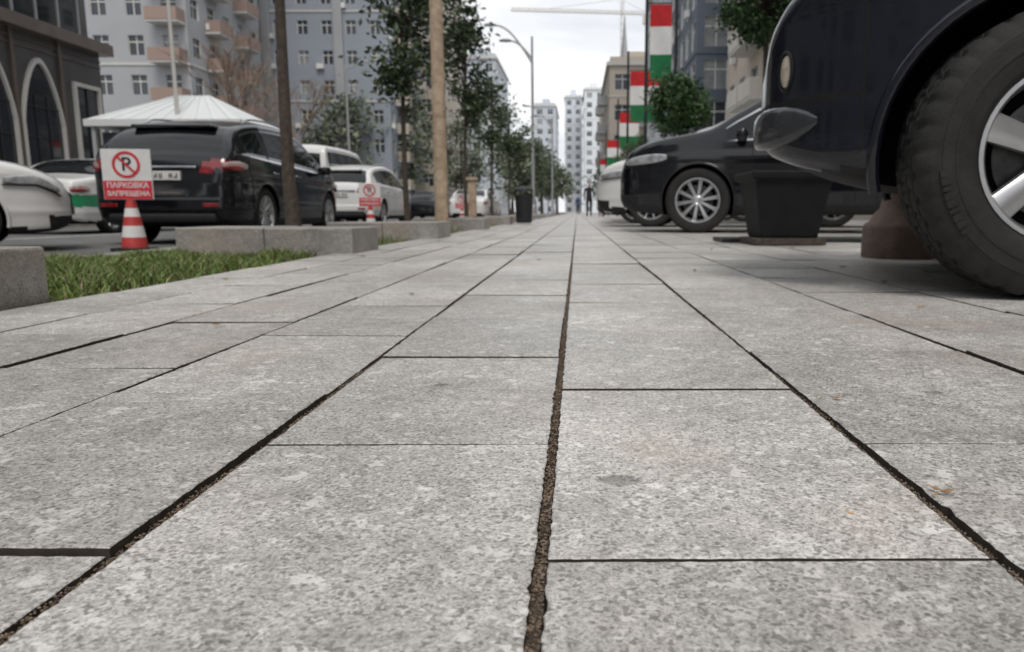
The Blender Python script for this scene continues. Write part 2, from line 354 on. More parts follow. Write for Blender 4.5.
sheet('planting_bed',-2.78,XL,-2,120,-.03,M['soil'])
def blocks(name,x0,x1,y0,y1,z1=.155):
    b=MB(); n_=max(1,round((x1-x0)/.6)); d=(x1-x0)/n_
    for i in range(n_): b.box(x0+i*d+.002,x0+(i+1)*d-.002,y0,y1,-.1,z1+U(-.003,.003))
    return b.obj(name,[M['block']],attr=True,bevel=.008)
blocks('granite_planter_wall',-2.75,-1.50,.9,2.07)
blocks('granite_planter_wall',-2.42,-1.35,4.42,5.0)
blocks('granite_planter_wall',-2.35,-1.30,6.9,7.6)
for k in range(8): blocks('granite_planter_wall',-2.35,-1.32,10.5+k*4,11.2+k*4)
def grass(name,x0,x1,y0,y1,n,h):
    b=MB()
    for _ in range(n):
        x,y=U(x0,x1),U(y0,y1)
        dn=.5+.5*math.sin(x*9+1.3)*math.sin(y*7)+.3*math.sin(x*23)*math.sin(y*19)
        edge=min(x1-x,y-y0)
        if R()>.18+.62*dn or (edge<.22 and R()>edge/.22+.05): continue
        a=U(0,6.28); hh=h*U(.35,1.35)*(0.55+.5*dn); wd=.0022+.0018*R(); lx,ly=random.gauss(0,.6)*hh,random.gauss(0,.6)*hh
        ca,sa=math.cos(a)*wd,math.sin(a)*wd
        b.add([(x-ca,y-sa,-.03),(x+ca,y+sa,-.03),(x+lx*.4+ca*.7,y+ly*.4+sa*.7,-.03+hh*.6),(x+lx*.4-ca*.7,y+ly*.4-sa*.7,-.03+hh*.6),(x+lx,y+ly,-.03+hh)],[(0,1,2,3),(3,2,4)],1 if R()<.13 else 0,R())
    b.obj(name,[M['grass'],M['drygrass']],attr=True)
grass('grass',-2.77,-1.5,2.08,4.42,44000,.062)
grass('grass',-2.77,-1.5,5.0,6.9,9000,.06)
grass('grass',-2.77,-1.5,7.6,30,28000,.10)

# ------------------------------------------------------------ cars
def pc(pts):
    X=[p[0] for p in pts];Y=[p[1] for p in pts];n=len(X)
    d=[(Y[i+1]-Y[i])/(X[i+1]-X[i]) for i in range(n-1)]
    m=[d[0]]+[0 if d[i-1]*d[i]<=0 else 2*d[i-1]*d[i]/(d[i-1]+d[i]) for i in range(1,n-1)]+[d[-1]]
    def f(x):
        if x<=X[0]: return Y[0]
        if x>=X[-1]: return Y[-1]
        i=0
        while x>X[i+1]: i+=1
        h=X[i+1]-X[i];t=(x-X[i])/h
        return Y[i]*(2*t**3-3*t*t+1)+m[i]*h*(t**3-2*t*t+t)+Y[i+1]*(-2*t**3+3*t*t)+m[i+1]*h*(t**3-t*t)
    return f
PAINT,GLASS,BLK,HEAD,TAIL,CHR,SEAM,WELL,LIV=range(9)
def wheel(name,parent,x,y,Rr,wd,rim,spokes,side,near=False,style='thin',steer=0):
    b=MB(); n=216 if near else 48; h=wd/2
    if near:
        prof=[(-h*.8,rim),(-h,rim+.05),(-h*.98,Rr-.05),(-h*.9,Rr-.018),(-h*.78,Rr-.004)]
        tre=[(-.70,0,1),(-.44,0,1),(-.42,1,0),(-.36,1,0),(-.34,0,2),(-.06,0,2),(-.04,1,0),(.04,1,0),(.06,0,2),(.34,0,2),(.36,1,0),(.42,1,0),(.44,0,1),(.70,0,1)]
        rows=[('p',)+p for p in prof]+[('t',t[0]*h,t[1],t[2]) for t in tre]
        rows+=[('s',h*.78,Rr-.004),('s',h*.9,Rr-.018),('s',h*.965,Rr-.034),('p',h*.99,Rr-.05),('p',h*1.0,Rr-.052),('p',h*1.0,Rr-.056),('p',h*1.02,Rr-.058),('p',h*1.03,rim+.075),('p',h*1.045,rim+.073),('p',h*1.045,rim+.066),('p',h*1.02,rim+.064),('p',h*.98,rim+.035),('p',h*.95,rim+.022),('p',h*.93,rim+.02),('p',h*.9,rim+.012),('p',h*.82,rim)]
    else:
        rows=[('p',-h*.8,rim),('p',-h,rim+.05),('p',-h*.95,Rr-.03),('p',-h*.75,Rr-.004),('p',0,Rr),('p',h*.75,Rr-.004),('p',h*.95,Rr-.03),('p',h,rim+.05),('p',h*.85,rim+.008),('p',h*.8,rim)]
    vs=[];fs=[]
    for q in rows:
        for i in range(n):
            a=2*math.pi*i/n
            if q[0]=='p': r=q[2]
            elif q[0]=='s': r=q[2]-(.007 if (i%6) in (0,1) else 0)
            else:
                r=Rr-.011*q[2]
                if q[3]==1 and (i%6) in (0,1): r-=.009
                if q[3]==2 and ((i+3+int(q[1]*60))%6)==0: r-=.009
            vs.append((r*math.cos(a),q[1],r*math.sin(a)))
    for k in range(len(rows)-1):
        for i in range(n):
            j=(i+1)%n; fs.append((k*n+i,(k+1)*n+i,(k+1)*n+j,k*n+j))
    b.add(vs,fs,0)
    if near:
        for grp in range(3):
            for q in range(9):
                a=2*math.pi*grp/3+q*.062+.2; r0,r1=rim+.088,rim+.115; hw_=.020 if q%3 else .012
                ca,sa=math.cos(a),math.sin(a); y_=h*1.028
                P4=[((r*ca-t*sa),yy,(r*sa+t*ca)) for yy in (y_-.004,y_+.0016) for (r,t) in ((r0,-hw_*.5),(r1,-hw_*.5),(r1,hw_*.5),(r0,hw_*.5))]
                b.add(P4,[(4,5,6,7),(0,1,5,4),(1,2,6,5),(2,3,7,6),(3,0,4,7)],0)
    def ring(pr,m,nn=64):
        vs=[];fs=[]
        for (yy,r) in pr:
            for i in range(nn):
                a=2*math.pi*i/nn; vs.append((r*math.cos(a),yy,r*math.sin(a)))
        for k in range(len(pr)-1):
            for i in range(nn):
                j=(i+1)%nn; fs.append((k*nn+i,(k+1)*nn+i,(k+1)*nn+j,k*nn+j))
        b.add(vs,fs,m)
    ring([(h*.80,rim+.004),(h*.9,rim+.006),(h*.9,rim-.006),(h*.78,rim-.016),(h*.3,rim-.03),(-h*.7,rim-.035)],1)
    ring([(h*.05,rim-.03),(h*.05,rim*.2),(h*.05,.001)],3)
    ring([(h*.12,rim*.72),(h*.14,rim*.70),(h*.14,.04),(h*.14,.001)],2)
    ring([(h*.2,rim*.25),(h*.62,rim*.24),(h*.70,rim*.16),(h*.66,rim*.13),(h*.68,.001)],1)
    for k in range(spokes):
        a0=2*math.pi*k/spokes+.15
        offs=(-.055,.055) if style=='double' else (0,)
        for of in offs:
            a=a0+of
            ca,sa=math.cos(a),math.sin(a)
            w0,w1=(rim*.06,rim*.035) if style!='fat' else (rim*.12,rim*.17)
            if style=='thin': w0,w1=rim*.07,rim*.05
            vs=[]
            for (r,ww,yt,yb) in ((rim*.18,w0,h*.66,h*.3),(rim*.6,(w0+w1)/2,h*.74,h*.45),(rim*.985,w1,h*.80,h*.55)):
                for (s_,yy) in ((-1,yb),(-1,yt-.008),(-.6,yt),(.6,yt),(1,yt-.008),(1,yb)):
                    t=s_*ww
                    vs.append((r*ca-t*sa,yy,r*sa+t*ca))
            fs=[]
            for q in range(2):
                for i in range(5): fs.append((q*6+i,q*6+i+1,(q+1)*6+i+1,(q+1)*6+i))
            b.add(vs,fs,1)
    o=b.obj(name,[M['rubber'],M['alloy'],M['disc'],M['well']],parent,smooth=True,ang=32)
    o.location=(x,y,Rr); o.rotation_euler=(0,U(0,1),(0 if side>0 else math.pi)+steer)
    return o

def car(name,P,paint,loc,rz,near=False,sc=1,wstyle='thin',spokes=10,liv=None,steer=0):
    E=empty(name,loc,rz,sc); Ln,W=P['L'],P['W']
    top,bot,plan,belt=pc(P['top']),pc(P['bot']),pc(P['plan']),pc(P['belt'])
    tum=P.get('tum',.36); clad=P.get('clad',.30)
    st=P.get('step',.045) if not near else .02
    xs=[i*st for i in range(int(Ln/st)+1)]+[Ln,.006,.015,.03,.05,.075,Ln-.006,Ln-.015,Ln-.03,Ln-.05,Ln-.075]
    for s_ in P['seams']: xs=[x for x in xs if abs(x-s_)>.012]+[s_-.004,s_+.004]
    for a,c in P['win']: xs=[x for x in xs if abs(x-a)>.008 and abs(x-c)>.008]+[a,c]
    xs=sorted(set(round(x,4) for x in xs)); xs=[x for i,x in enumerate(xs) if i==0 or x-xs[i-1]>.0035]
    nl=P.get('nl',20)
    crz=P.get('crease',.86); cra=P.get('cra',.012); low_c=P.get('lowc',.46); rt_t=P.get('reartaper',0)
    def tm(x): return tum*(1+rt_t*max(0,(1.3-x)/1.3))
    def hwf(x,z):
        w0=plan(x)*W/2; be_=belt(x); zm=.62
        v=w0*(1-(.055*((zm-z)/.4)**2 if z<zm else .028*((z-zm)/.42)**2))
        if z>be_: v=w0*(1-.028*((be_-zm)/.42)**2)-.012-tm(x)*(z-be_)
        return v+ cra*math.exp(-((z-crz)/.035)**2)*(1 if z<be_ else 0)+.010*math.exp(-((z-low_c)/.03)**2)
    rings=[];typ=None
    for x in xs:
        zt,zb=top(x),bot(x); be_=belt(x)
        hgt=zt-zb; rt=min(P.get('rt',.10),hgt*.28); rb=min(.07,hgt*.15)
        be=min(be_,zt-rt-.015)
        hw=lambda z: hwf(x,z)
        pts=[]
        wb=hw(zb+rb)
        for f in (0,.5): pts.append(((wb-rb)*f,zb,'bot'))
        for a in (0,30,60): a=math.radians(a); pts.append((wb-rb+rb*math.sin(a),zb+rb-rb*math.cos(a),'ab'))
        z0=zb+rb
        for i in range(nl): 
            z=z0+(be-z0)*i/nl; pts.append((hw(z),z,'low'))
        z1=zt-rt
        for i,t in enumerate((0,.05,.2,.4,.6,.8,.94)):
            z=be+(z1-be)*t; pts.append((hw(z),z,'bl' if i==0 else ('glass' if i<6 else 'rail')))
        ws=hw(z1)
        for a in (0,22,45,68): a=math.radians(a); pts.append((ws-rt*(1-math.cos(a)),z1+rt*math.sin(a),'at'))
        wt=ws-rt; cr=P.get('crown',.035)
        for i,f in enumerate((1,.94,.88,.75,.6,.45,.3,.15,.05)): pts.append((wt*f,zt+cr*(1-f*f),'top' if i else 'tope'))
        pts.append((0,zt+cr,'top'))
        typ=[p[2] for p in pts]
        rings.append([(x,p[0],p[1]) for p in pts]+[(x,-p[0],p[1]) for p in pts[-2:0:-1]])
    n=len(rings[0])
    b=MB(); vs=[(p[0]-Ln/2,p[1],p[2]) for r in rings for p in r]; 
    ftyp=typ[:-1]+typ[-2::-1]
    b.v=vs
    for k in range(len(rings)-1):
        xm=(xs[k]+xs[k+1])/2; thin=any(abs(xm-s_)<.003 for s_ in P['seams'])
        for i in range(n):
            j=(i+1)%n; t=ftyp[i]
            q=[rings[k][i],rings[k][j],rings[k+1][i],rings[k+1][j]]
            ym=abs(sum(p[1] for p in q)/4); zmn=sum(p[2] for p in q)/4
            m=PAINT
            if t=='bot': m=BLK
            elif zmn<clad: m=BLK
            elif t=='glass' and any(a<xm<c for a,c in P['win']): m=GLASS
            elif t=='rail' and P['win'][0][0]<xm<P['win'][-1][1] and P.get('chr'): m=CHR
            elif t=='bl' and P['win'][0][0]<xm<P['win'][-1][1]: m=CHR if P.get('chr') else BLK
            elif t=='glass' and P['win'][0][0]<xm<P['win'][-1][1]: m=BLK
            elif t=='top' and (P['ws'][0]<xm<P['ws'][1] or P['rw'][0]<xm<P['rw'][1]): m=GLASS
            elif thin and t in('low','bl') and zmn>clad+.05: m=SEAM
            if liv and m==PAINT and liv[0]<zmn<liv[1]: m=LIV
            for (mm,x0,x1,y0,y1,z0,z1_) in P.get('reg',[]):
                if x0<xm<x1 and y0<ym<y1 and z0<zmn<z1_: m=mm
            b.f.append((k*n+i,(k+1)*n+i,(k+1)*n+j,k*n+j)); b.m.append(m); b.r.append(0)
    b.f.append(tuple(range(n))); b.m.append(PAINT); b.r.append(0)
    b.f.append(tuple((len(rings)-1)*n+i for i in range(n-1,-1,-1))); b.m.append(PAINT); b.r.append(0)
    mats=[paint,M['glass'],M['black'],M['head'],M['tail'],M['chrome'],M['seam'],M['well'],M['green']]
    o=b.obj('body',mats,E)
    Rr=P['R']; c=MB()
    for wx in P['wx']:
        for sg in (-1,1):
            nn=64; vs=[];y0=sg*(W/2-.30);y1=sg*(W/2+.2); rr=Rr+P.get('gap',.045)
            for yy in (y0,y1):
                for i in range(nn): a=2*math.pi*i/nn; vs.append((wx-Ln/2+rr*math.cos(a),yy,Rr+rr*math.sin(a)))
            fs=[]
            for i in range(nn):
                j=(i+1)%nn; fs.append((i,j,nn+j,nn+i) if sg<0 else (i,nn+i,nn+j,j))
            fs.append(tuple(range(nn)) if sg>0 else tuple(range(nn-1,-1,-1)))
            fs.append(tuple(nn+i for i in range(nn-1,-1,-1)) if sg>0 else tuple(nn+i for i in range(nn)))
            c.add(vs,fs,WELL)
    cu=c.obj('cutter',mats)
    for ob in (o,cu):
        bm=bmesh.new(); bm.from_mesh(ob.data); bmesh.ops.recalc_face_normals(bm,faces=bm.faces); bm.to_mesh(ob.data); bm.free()
    cu.parent=E
    md=o.modifiers.new('b','BOOLEAN'); md.operation='DIFFERENCE'; md.object=cu; md.solver='EXACT'
    try: md.material_mode='INDEX'
    except Exception: pass
    bpy.context.view_layer.update()
    dg=bpy.context.evaluated_depsgraph_get()
    me=bpy.data.meshes.new_from_object(o.evaluated_get(dg)); o.modifiers.clear(); o.data=me
    bpy.data.objects.remove(cu)
    me.polygons.foreach_set('use_smooth',[True]*len(me.polygons)); me.set_sharp_from_angle(angle=math.radians(35)); me.update()
    for wx in P['wx']:
        for sg in (-1,1):
            a=MB(); pts=[];rad=[]
            for i in range(33):
                t=math.radians(-12+204*i/32); rr=Rr+P.get('gap',.045)+.004
                z=Rr+rr*math.sin(t); xx=wx+rr*math.cos(t)
                pts.append((xx-Ln/2,sg*(hwf(xx,min(z,belt(xx)-.01))-.006),z)); rad.append(P.get('lip',.017))
            a.tube(pts,rad,8); a.obj('wheel_arch',[M['black'] if P.get('blacklip') else paint],E,smooth=True,ang=80)
    def lampbar(nm,x0,x1,zf,hh,mat,out=.004):
        a=MB()
        for sg in (-1,1):
            pts=[];K=12
            for k in range(K+1):
                t=k/K; x=x0+(x1-x0)*t; z=zf(x); yv=hwf(x,z); y2=hwf(x+.01,z)
                nx_,ny_=-(y2-yv),.01; l_=math.hypot(nx_,ny_); nx_/=l_;ny_/=l_
                h_=hh*(math.sin(math.pi*(.08+.84*t))**.55)
                pts.append((x-Ln/2+nx_*out,sg*(yv+ny_*out),z,h_,.022,math.atan2(sg*ny_,nx_)))
            a.pod(pts)
        a.obj(nm,[M[mat]],E,smooth=True,ang=60)
    if 'hl' in P:
        x0,x1,hh=P['hl']; zf=lambda x:min(P.get('hlz',.80)+.10*(x1-x)/(x1-x0)*P.get('hlt',0),top(x)-.10)
        lampbar('headlight',x0,x1,zf,hh,'head')
        lampbar('headlight_rim',x0-.01,x1+.01,lambda x:zf(x)-hh*.9,.012,'black',.006)
    if 'tl' in P:
        x0,x1,z,hh=P['tl']; lampbar('tail_light',x0,x1,lambda x:z,hh,'tailc'); lampbar('tail_light_red',x0,x1*.8,lambda x:z-hh*.5,hh*.55,'tail',.010)
    k=0
    for wx in P['wx']:
        for sg in (-1,1):
            k+=1; wheel('wheel_%d'%k,E,wx-Ln/2,sg*(W/2-P['tw']/2-.02),Rr,P['tw'],P['rim'],spokes,sg,near and wx==P['wx'][-1],wstyle,steer if wx==P['wx'][-1] else 0)
    mx_=P.get('mir')
    if mx_:
        for sg in (-1,1):
            a=MB(); a.lathe([(.001,-.07),(.06,-.068),(.085,-.03),(.09,.02),(.07,.06),(.001,.072)],20,0,(mx_[0]-Ln/2,sg*(W/2+.07),mx_[1]),sx=.75,sy=1.25)
            a.box(mx_[0]-Ln/2-.03,mx_[0]-Ln/2+.03,min(sg*(W/2-.12),sg*(W/2+.03)),max(sg*(W/2-.12),sg*(W/2+.03)),mx_[1]-.06,mx_[1]-.02,1)
            a.obj('mirror',[paint,M['black']],E,smooth=True)
    a=MB()
    for hx in P.get('hand',[]):
        for sg in (-1,1):
            yy=sg*(W/2*.985); a.box(hx-Ln/2-.09,hx-Ln/2+.09,min(yy,yy+sg*.02),max(yy,yy+sg*.02),P['hz'],P['hz']+.03)
    if a.f: a.obj('door_handle',[paint if not P.get('chr') else M['chrome']],E,bevel=.008)
    if P.get('rails'):
        for sg in (-1,1):
            a=MB(); x0,x1=P['rails']; pts=[]
            for i in range(12):
                x=x0+(x1-x0)*i/11; yy=plan(x)*W/2*.97-.012-tm(x)*(top(x)-belt(x)-.1)-.11; pts.append((x-Ln/2,sg*yy,top(x)+(.045 if 0<i<11 else .0)))
            a.tube(pts,[.014]*12,6); a.obj('roof_rail',[M['alloy']],E,smooth=True)
    for fn in P.get('extra',[]): fn(E,P,paint)
    return E
def rear_bits(E,P,paint):
    Ln,W=P['L'],P['W']; x=-Ln/2
    a=MB(); a.box(x-.03,x+.02,-.27,.27,.80,.91); a.obj('number_plate',[M['plate']],E,bevel=.004)
    a=MB()
    for i in range(8): 
        if i in(2,6): continue
        zt_=.885; u=-.235+i*.062; a.box(x-.034,x-.028,u,u+.012,.825,zt_); a.box(x-.034,x-.028,u+.026,u+.038,.825,zt_ if i%2 else .85); a.box(x-.034,x-.028,u+.0125,u+.0255,.825+(.024 if i%3 else .0),.837+(.024 if i%3 else 0))
    a.obj('plate_text',[M['black']],E)
    a=MB(); a.box(x-.035,x+.12,-W/2*.80,W/2*.80,.42,.60); a.box(x-.02,x+.12,-W/2*.70,W/2*.70,.28,.40,1)
    a.obj('rear_bumper',[paint,M['black']],E,bevel=.04)
    a=MB()
    for sg in (-1,1): a.box(x-.045,x-.02,sg*.62-.10,sg*.62+.10,.47,.52)
    a.obj('rear_reflector',[M['tail']],E,bevel=.006)
    a=MB(); a.box(x-.02,x+.04,-.46,.46,.945,.975); a.obj('tailgate_trim',[M['chrome']],E,bevel=.008)
    a=MB(); a.box(x+.40,x+.80,-.52,.52,P['sp'],P['sp']+.05); a.obj('spoiler',[paint],E,bevel=.02)
    a=MB(); a.tube([(x+.19,.05,1.20),(x+.26,-.42,1.27)],[.009,.006],6); a.obj('rear_wiper',[M['black']],E)
def front_bits(E,P,paint):
    Ln,W=P['L'],P['W']; x=Ln/2; z=P.get('gz',.55)
    a=MB(); a.box(x-.05,x+.012,-.42,.42,z-.12,z+.13); a.obj('grille',[M['black']],E,bevel=.03)
    a=MB()
    for i in range(5): a.box(x,x+.020,-.38,.38,z-.09+i*.045,z-.08+i*.045)
    a.obj('grille_bars',[M['dsteel']],E,bevel=.003)
    a=MB(); a.box(x+.01,x+.03,-.26,.26,.36,.47); a.obj('number_plate',[M['plate']],E,bevel=.004)

CROSS=dict(L=4.75,W=1.9,R=.375,tw=.24,rim=.25,wx=(.98,3.80),step=.045,chr=True,reartaper=.55,
 top=[(0,.78),(.03,.96),(.07,1.06),(.13,1.13),(.28,1.30),(.44,1.42),(.62,1.51),(.95,1.59),(1.5,1.655),(2.1,1.675),(2.6,1.645),(3.0,1.56),(3.35,1.38),(3.70,1.18),(3.9,1.14),(4.3,1.07),(4.52,1.00),(4.64,.92),(4.71,.82),(4.75,.70)],
 bot=[(0,.42),(.06,.32),(.3,.26),(.7,.21),(4.1,.21),(4.5,.24),(4.7,.3),(4.75,.38)],
 plan=[(0,.74),(.03,.82),(.10,.885),(.25,.945),(.6,.985),(1.2,1),(3.4,1),(4.0,.98),(4.35,.93),(4.56,.84),(4.68,.72),(4.75,.58)],
 belt=[(0,1.15),(1.0,1.11),(4.75,1.00)],win=[(.60,1.16),(1.24,2.02),(2.14,3.5)],seams=[1.2,2.08,3.2],ws=(3.06,3.70),rw=(.13,.56),
 reg=[(BLK,4.5,4.76,0,.9,.2,.44),(TAIL,0,.13,.50,1.2,.92,1.05)],hl=(4.16,4.64,.058),hlz=.82,hlt=.5,tl=(.03,.42,.985,.06),gz=.62,
 mir=(3.32,1.09),hand=(1.35,2.25),hz=.93,rails=(1.0,2.8),sp=1.475,clad=.32,extra=[rear_bits,front_bits])
SEDAN=dict(L=4.6,W=1.8,R=.325,tw=.21,rim=.22,wx=(.98,3.72),
 top=[(0,.70),(.03,.86),(.1,.98),(.45,1.04),(.75,1.10),(1.2,1.33),(1.6,1.43),(2.2,1.45),(2.7,1.38),(3.1,1.18),(3.45,.99),(3.6,.95),(4.15,.86),(4.4,.77),(4.54,.67),(4.6,.55)],
 bot=[(0,.36),(.06,.28),(.3,.22),(.7,.18),(4.0,.18),(4.4,.2),(4.55,.25),(4.6,.32)],
 plan=[(0,.72),(.03,.80),(.10,.87),(.25,.94),(.6,.985),(1.2,1),(3.4,1),(3.9,.97),(4.25,.90),(4.45,.78),(4.57,.6),(4.6,.5)],
 belt=[(0,.98),(4.6,.90)],win=[(.95,1.2),(1.27,2.0),(2.12,3.3)],seams=[1.235,2.06,3.0],ws=(2.76,3.44),rw=(.78,1.45),
 reg=[(BLK,4.4,4.61,0,.9,.15,.36)],gz=.47,hl=(4.08,4.5,.05),hlz=.70,tl=(.03,.36,.83,.065),lowc=.40,
 mir=(3.1,.96),hand=(1.4,2.25),hz=.82,clad=.24,crease=.75,extra=[front_bits])
NEARP=dict(L=4.8,W=1.80,R=.41,tw=.265,rim=.245,wx=(1.3,3.92),nl=40,rt=.09,
 top=[(0,.80),(.03,1.0),(.12,1.15),(.35,1.5),(.6,1.74),(1.3,1.82),(2.2,1.83),(2.8,1.77),(3.1,1.62),(3.45,1.32),(3.6,1.24),(3.9,1.19),(4.3,1.12),(4.55,1.04),(4.68,.96),(4.76,.86),(4.8,.74)],
 bot=[(0,.46),(.1,.38),(.4,.34),(.9,.31),(4.0,.30),(4.35,.335),(4.6,.39),(4.74,.44),(4.8,.49)],
 plan=[(0,.72),(.05,.82),(.15,.9),(.4,.97),(1.0,1),(3.6,1),(4.0,.995),(4.3,.965),(4.52,.91),(4.66,.83),(4.75,.74),(4.8,.60)],
 belt=[(0,1.18),(4.8,1.14)],win=[(.5,1.2),(1.28,2.1),(2.2,3.45)],seams=[1.24,2.15,3.3,4.44],ws=(2.9,3.56),rw=(.2,.55),
 reg=[(SEAM,4.44,4.81,0,1.2,.598,.612)],gap=.07,lip=.020,lowc=.44,
 mir=(3.4,1.2),hand=(1.4,2.4),hz=1.0,clad=.385,crease=.92,tum=.25,sp=1.7,extra=[])
VAN=dict(L=5.2,W=1.95,R=.34,tw=.22,rim=.21,wx=(1.0,4.2),rt=.14,
 top=[(0,.9),(.03,1.3),(.1,1.9),(.25,2.45),(.5,2.56),(2.5,2.6),(3.8,2.55),(4.1,2.35),(4.6,1.5),(4.8,1.25),(5.05,1.1),(5.15,.95),(5.2,.75)],
 bot=[(0,.36),(.3,.28),(.7,.24),(4.6,.24),(5.0,.26),(5.2,.36)],
 plan=[(0,.86),(.05,.92),(.2,.98),(.6,1),(4.2,1),(4.7,.96),(5.0,.88),(5.15,.75),(5.2,.62)],
 belt=[(0,1.3),(5.2,1.2)],win=[(.35,1.5),(1.58,2.8),(2.9,3.4),(3.5,4.5)],seams=[1.54,2.85,3.45],ws=(4.12,4.62),rw=(.05,.2),
 reg=[(TAIL,0,.12,.75,1.2,1.0,1.5)],hl=(4.8,5.12,.08),hlz=.85,mir=(4.3,1.45),hand=(3.6,),hz=1.1,clad=.34,tum=.12,crease=.8,extra=[front_bits])

D=.42
near=car('parked_suv',NEARP,M['dpaint'],(3.075,2.232,0),math.pi-D,near=True,wstyle='fat',spokes=6,steer=.30)
path=[(2.405,.44),(2.40,.52),(2.385,.60),(2.352,.665),(2.315,.705),(2.275,.737),(2.235,.762),(2.20,.780),(2.17,.793)]
for sg in (1,-1):
    a=MB(); pts=[]; K=len(path)-1
    for k,(px,py) in enumerate(path):
        t=k/K; q0=path[max(0,k-1)]; q1=path[min(K,k+1)]; tx,ty=q1[0]-q0[0],q1[1]-q0[1]; an=math.atan2(-tx,ty)
        hh=.068*(math.sin(math.pi*(.12+.85*t))**.8); dd=.026*(math.sin(math.pi*(.12+.84*t))**.5)
        pts.append((px+.004,sg*py,.520+.018*t,hh,dd,sg*an))
    a.pod(pts,0,20); a.obj('bumper_corner',[M['guard']],near,smooth=True,ang=60)
    a=MB(); a.lathe([(.050,-.03),(.051,.006),(.045,.009),(.042,.002)],28,0,sx=.7,sy=1.35); a.lathe([(.041,.0),(.034,.007),(.02,.010),(.001,.011)],28,1,sx=.7,sy=1.35)
    o=a.obj('side_lamp',[M['black'],M['lampw']],near,smooth=True); o.location=(2.290,sg*.720,.705)
    o.rotation_euler=Vector((.72,.70*sg,.0)).to_track_quat('Z','Y').to_euler()
a=MB() # tow hook cover and mud flap behind the wheel
a.box(1.02,1.05,.62,.86,.16,.36); a.obj('mud_flap',[M['black']],near,bevel=.008)

def row(name,P,paint,x,y,d,**k): return car(name,P,paint,(x,y,0),math.pi-d,**k)
row('parked_crossover',CROSS,M['bpaint'],3.06,9.45,.2,wstyle='double',spokes=10,sc=1.03)
row('parked_crossover',CROSS,M['wpaint'],2.86,13.0,.2,sc=1.03)
row('parked_car',SEDAN,M['gpaint'],2.8,16.7,.16)
row('parked_crossover',CROSS,M['wpaint'],3.0,19.8,.18)
row('parked_car',SEDAN,M['bpaint'],3.3,23.2,.15)
row('parked_car',SEDAN,M['wpaint'],3.4,26.6,.15)
car('parked_crossover',CROSS,M['bpaint'],(-5.25,9.2+2.4,-.16),math.pi/2+.03,wstyle='double',spokes=10)
car('parked_car',SEDAN,M['wpaint'],(-7.72,7.05,-.16),.6,sc=1.04)
car('parked_car',SEDAN,M['wpaint'],(-9.9,13.4+2.3,-.16),math.pi/2,liv=(.5,.72))
car('parked_crossover',CROSS,M['wpaint'],(-6.15,19+2.4,-.16),math.pi/2)
car('parked_minibus',VAN,M['wpaint'],(-8.9,24+2.6,-.16),math.pi/2)
car('parked_car',SEDAN,M['wpaint'],(-4.9,33+2.3,-.16),math.pi/2)
car('parked_car',SEDAN,M['wpaint'],(-5.6,44,-.16),math.pi/2)
car('parked_car',SEDAN,M['bpaint'],(-7.9,40,-.16),math.pi/2)

# ------------------------------------------------------------ street furniture
def text_mesh(txt,size,parent,loc,rot,mat,name):
    c=bpy.data.curves.new(name,'FONT'); c.body=txt; c.size=size; c.align_x='CENTER'; c.align_y='CENTER'; c.extrude=.001; c.resolution_u=3; c.offset=.0015
    o=bpy.data.objects.new(name,c); COL.objects.link(o); bpy.context.view_layer.update()
    me=bpy.data.meshes.new_from_object(o.evaluated_get(bpy.context.evaluated_depsgraph_get())); bpy.data.objects.remove(o)
    me.materials.clear(); me.materials.append(mat)
    o=bpy.data.objects.new(name,me); COL.objects.link(o); o.parent=parent; o.location=loc; o.rotation_euler=rot
def nopark(loc,rz=0):
    E=empty('no_parking_sign',loc,rz)
    b=MB(); b.box(-.17,.17,-.17,.17,0,.035,2)
    prof=[(.125,.035),(.115,.14),(.113,.145)];b.lathe(prof,28,0)
    b.lathe([(.1135,.145),(.094,.265)],28,1); b.lathe([(.094,.265),(.078,.36)],28,0); b.lathe([(.078,.36),(.060,.45)],28,1); b.lathe([(.060,.45),(.045,.53),(.03,.54)],28,0)
    b.obj('traffic_cone',[M['orange'],M['white'],M['black']],E,smooth=True)
    b=MB(); b.box(-.012,.012,-.012,.012,.5,1.02); b.obj('post',[M['steel']],E)
    b=MB(); b.box(-.245,.245,-.03,-.014,.54,1.06,0); b.obj('panel',[M['white']],E,bevel=.004)
    b=MB(); b.box(-.238,.238,-.034,-.0305,.545,.735,0); b.obj('panel_red',[M['red']],E)
    b=MB(); n_=48; vs=[]
    for r in (.138,.110):
        for i in range(n_): q=2*math.pi*i/n_; vs.append((r*math.cos(q),-.035,.90+r*math.sin(q)))
    b.add(vs,[(i,(i+1)%n_,n_+(i+1)%n_,n_+i) for i in range(n_)])
    d=.112; h=.011; q=.707
    b.quad((-d*q-h*q,-.0375,.90+d*q-h*q),(d*q-h*q,-.0375,.90-d*q-h*q),(d*q+h*q,-.0375,.90-d*q+h*q),(-d*q+h*q,-.0375,.90+d*q+h*q))
    b.obj('ring',[M['red']],E)
    text_mesh('P',.20,E,(.0,-.0345,.90),(math.pi/2,0,0),M['black'],'letter_p')
    text_mesh('ПАРКОВКА',.076,E,(0,-.036,.685),(math.pi/2,0,0),M['white'],'caption_top')
    text_mesh('ЗАПРЕЩЕНА',.068,E,(0,-.036,.60),(math.pi/2,0,0),M['white'],'caption_bottom')
    return E
nopark((-4.73,7.85,-.16),.12)
nopark((-4.75,17.0,-.16),.1)
nopark((-4.2,27.0,-.16),.1)

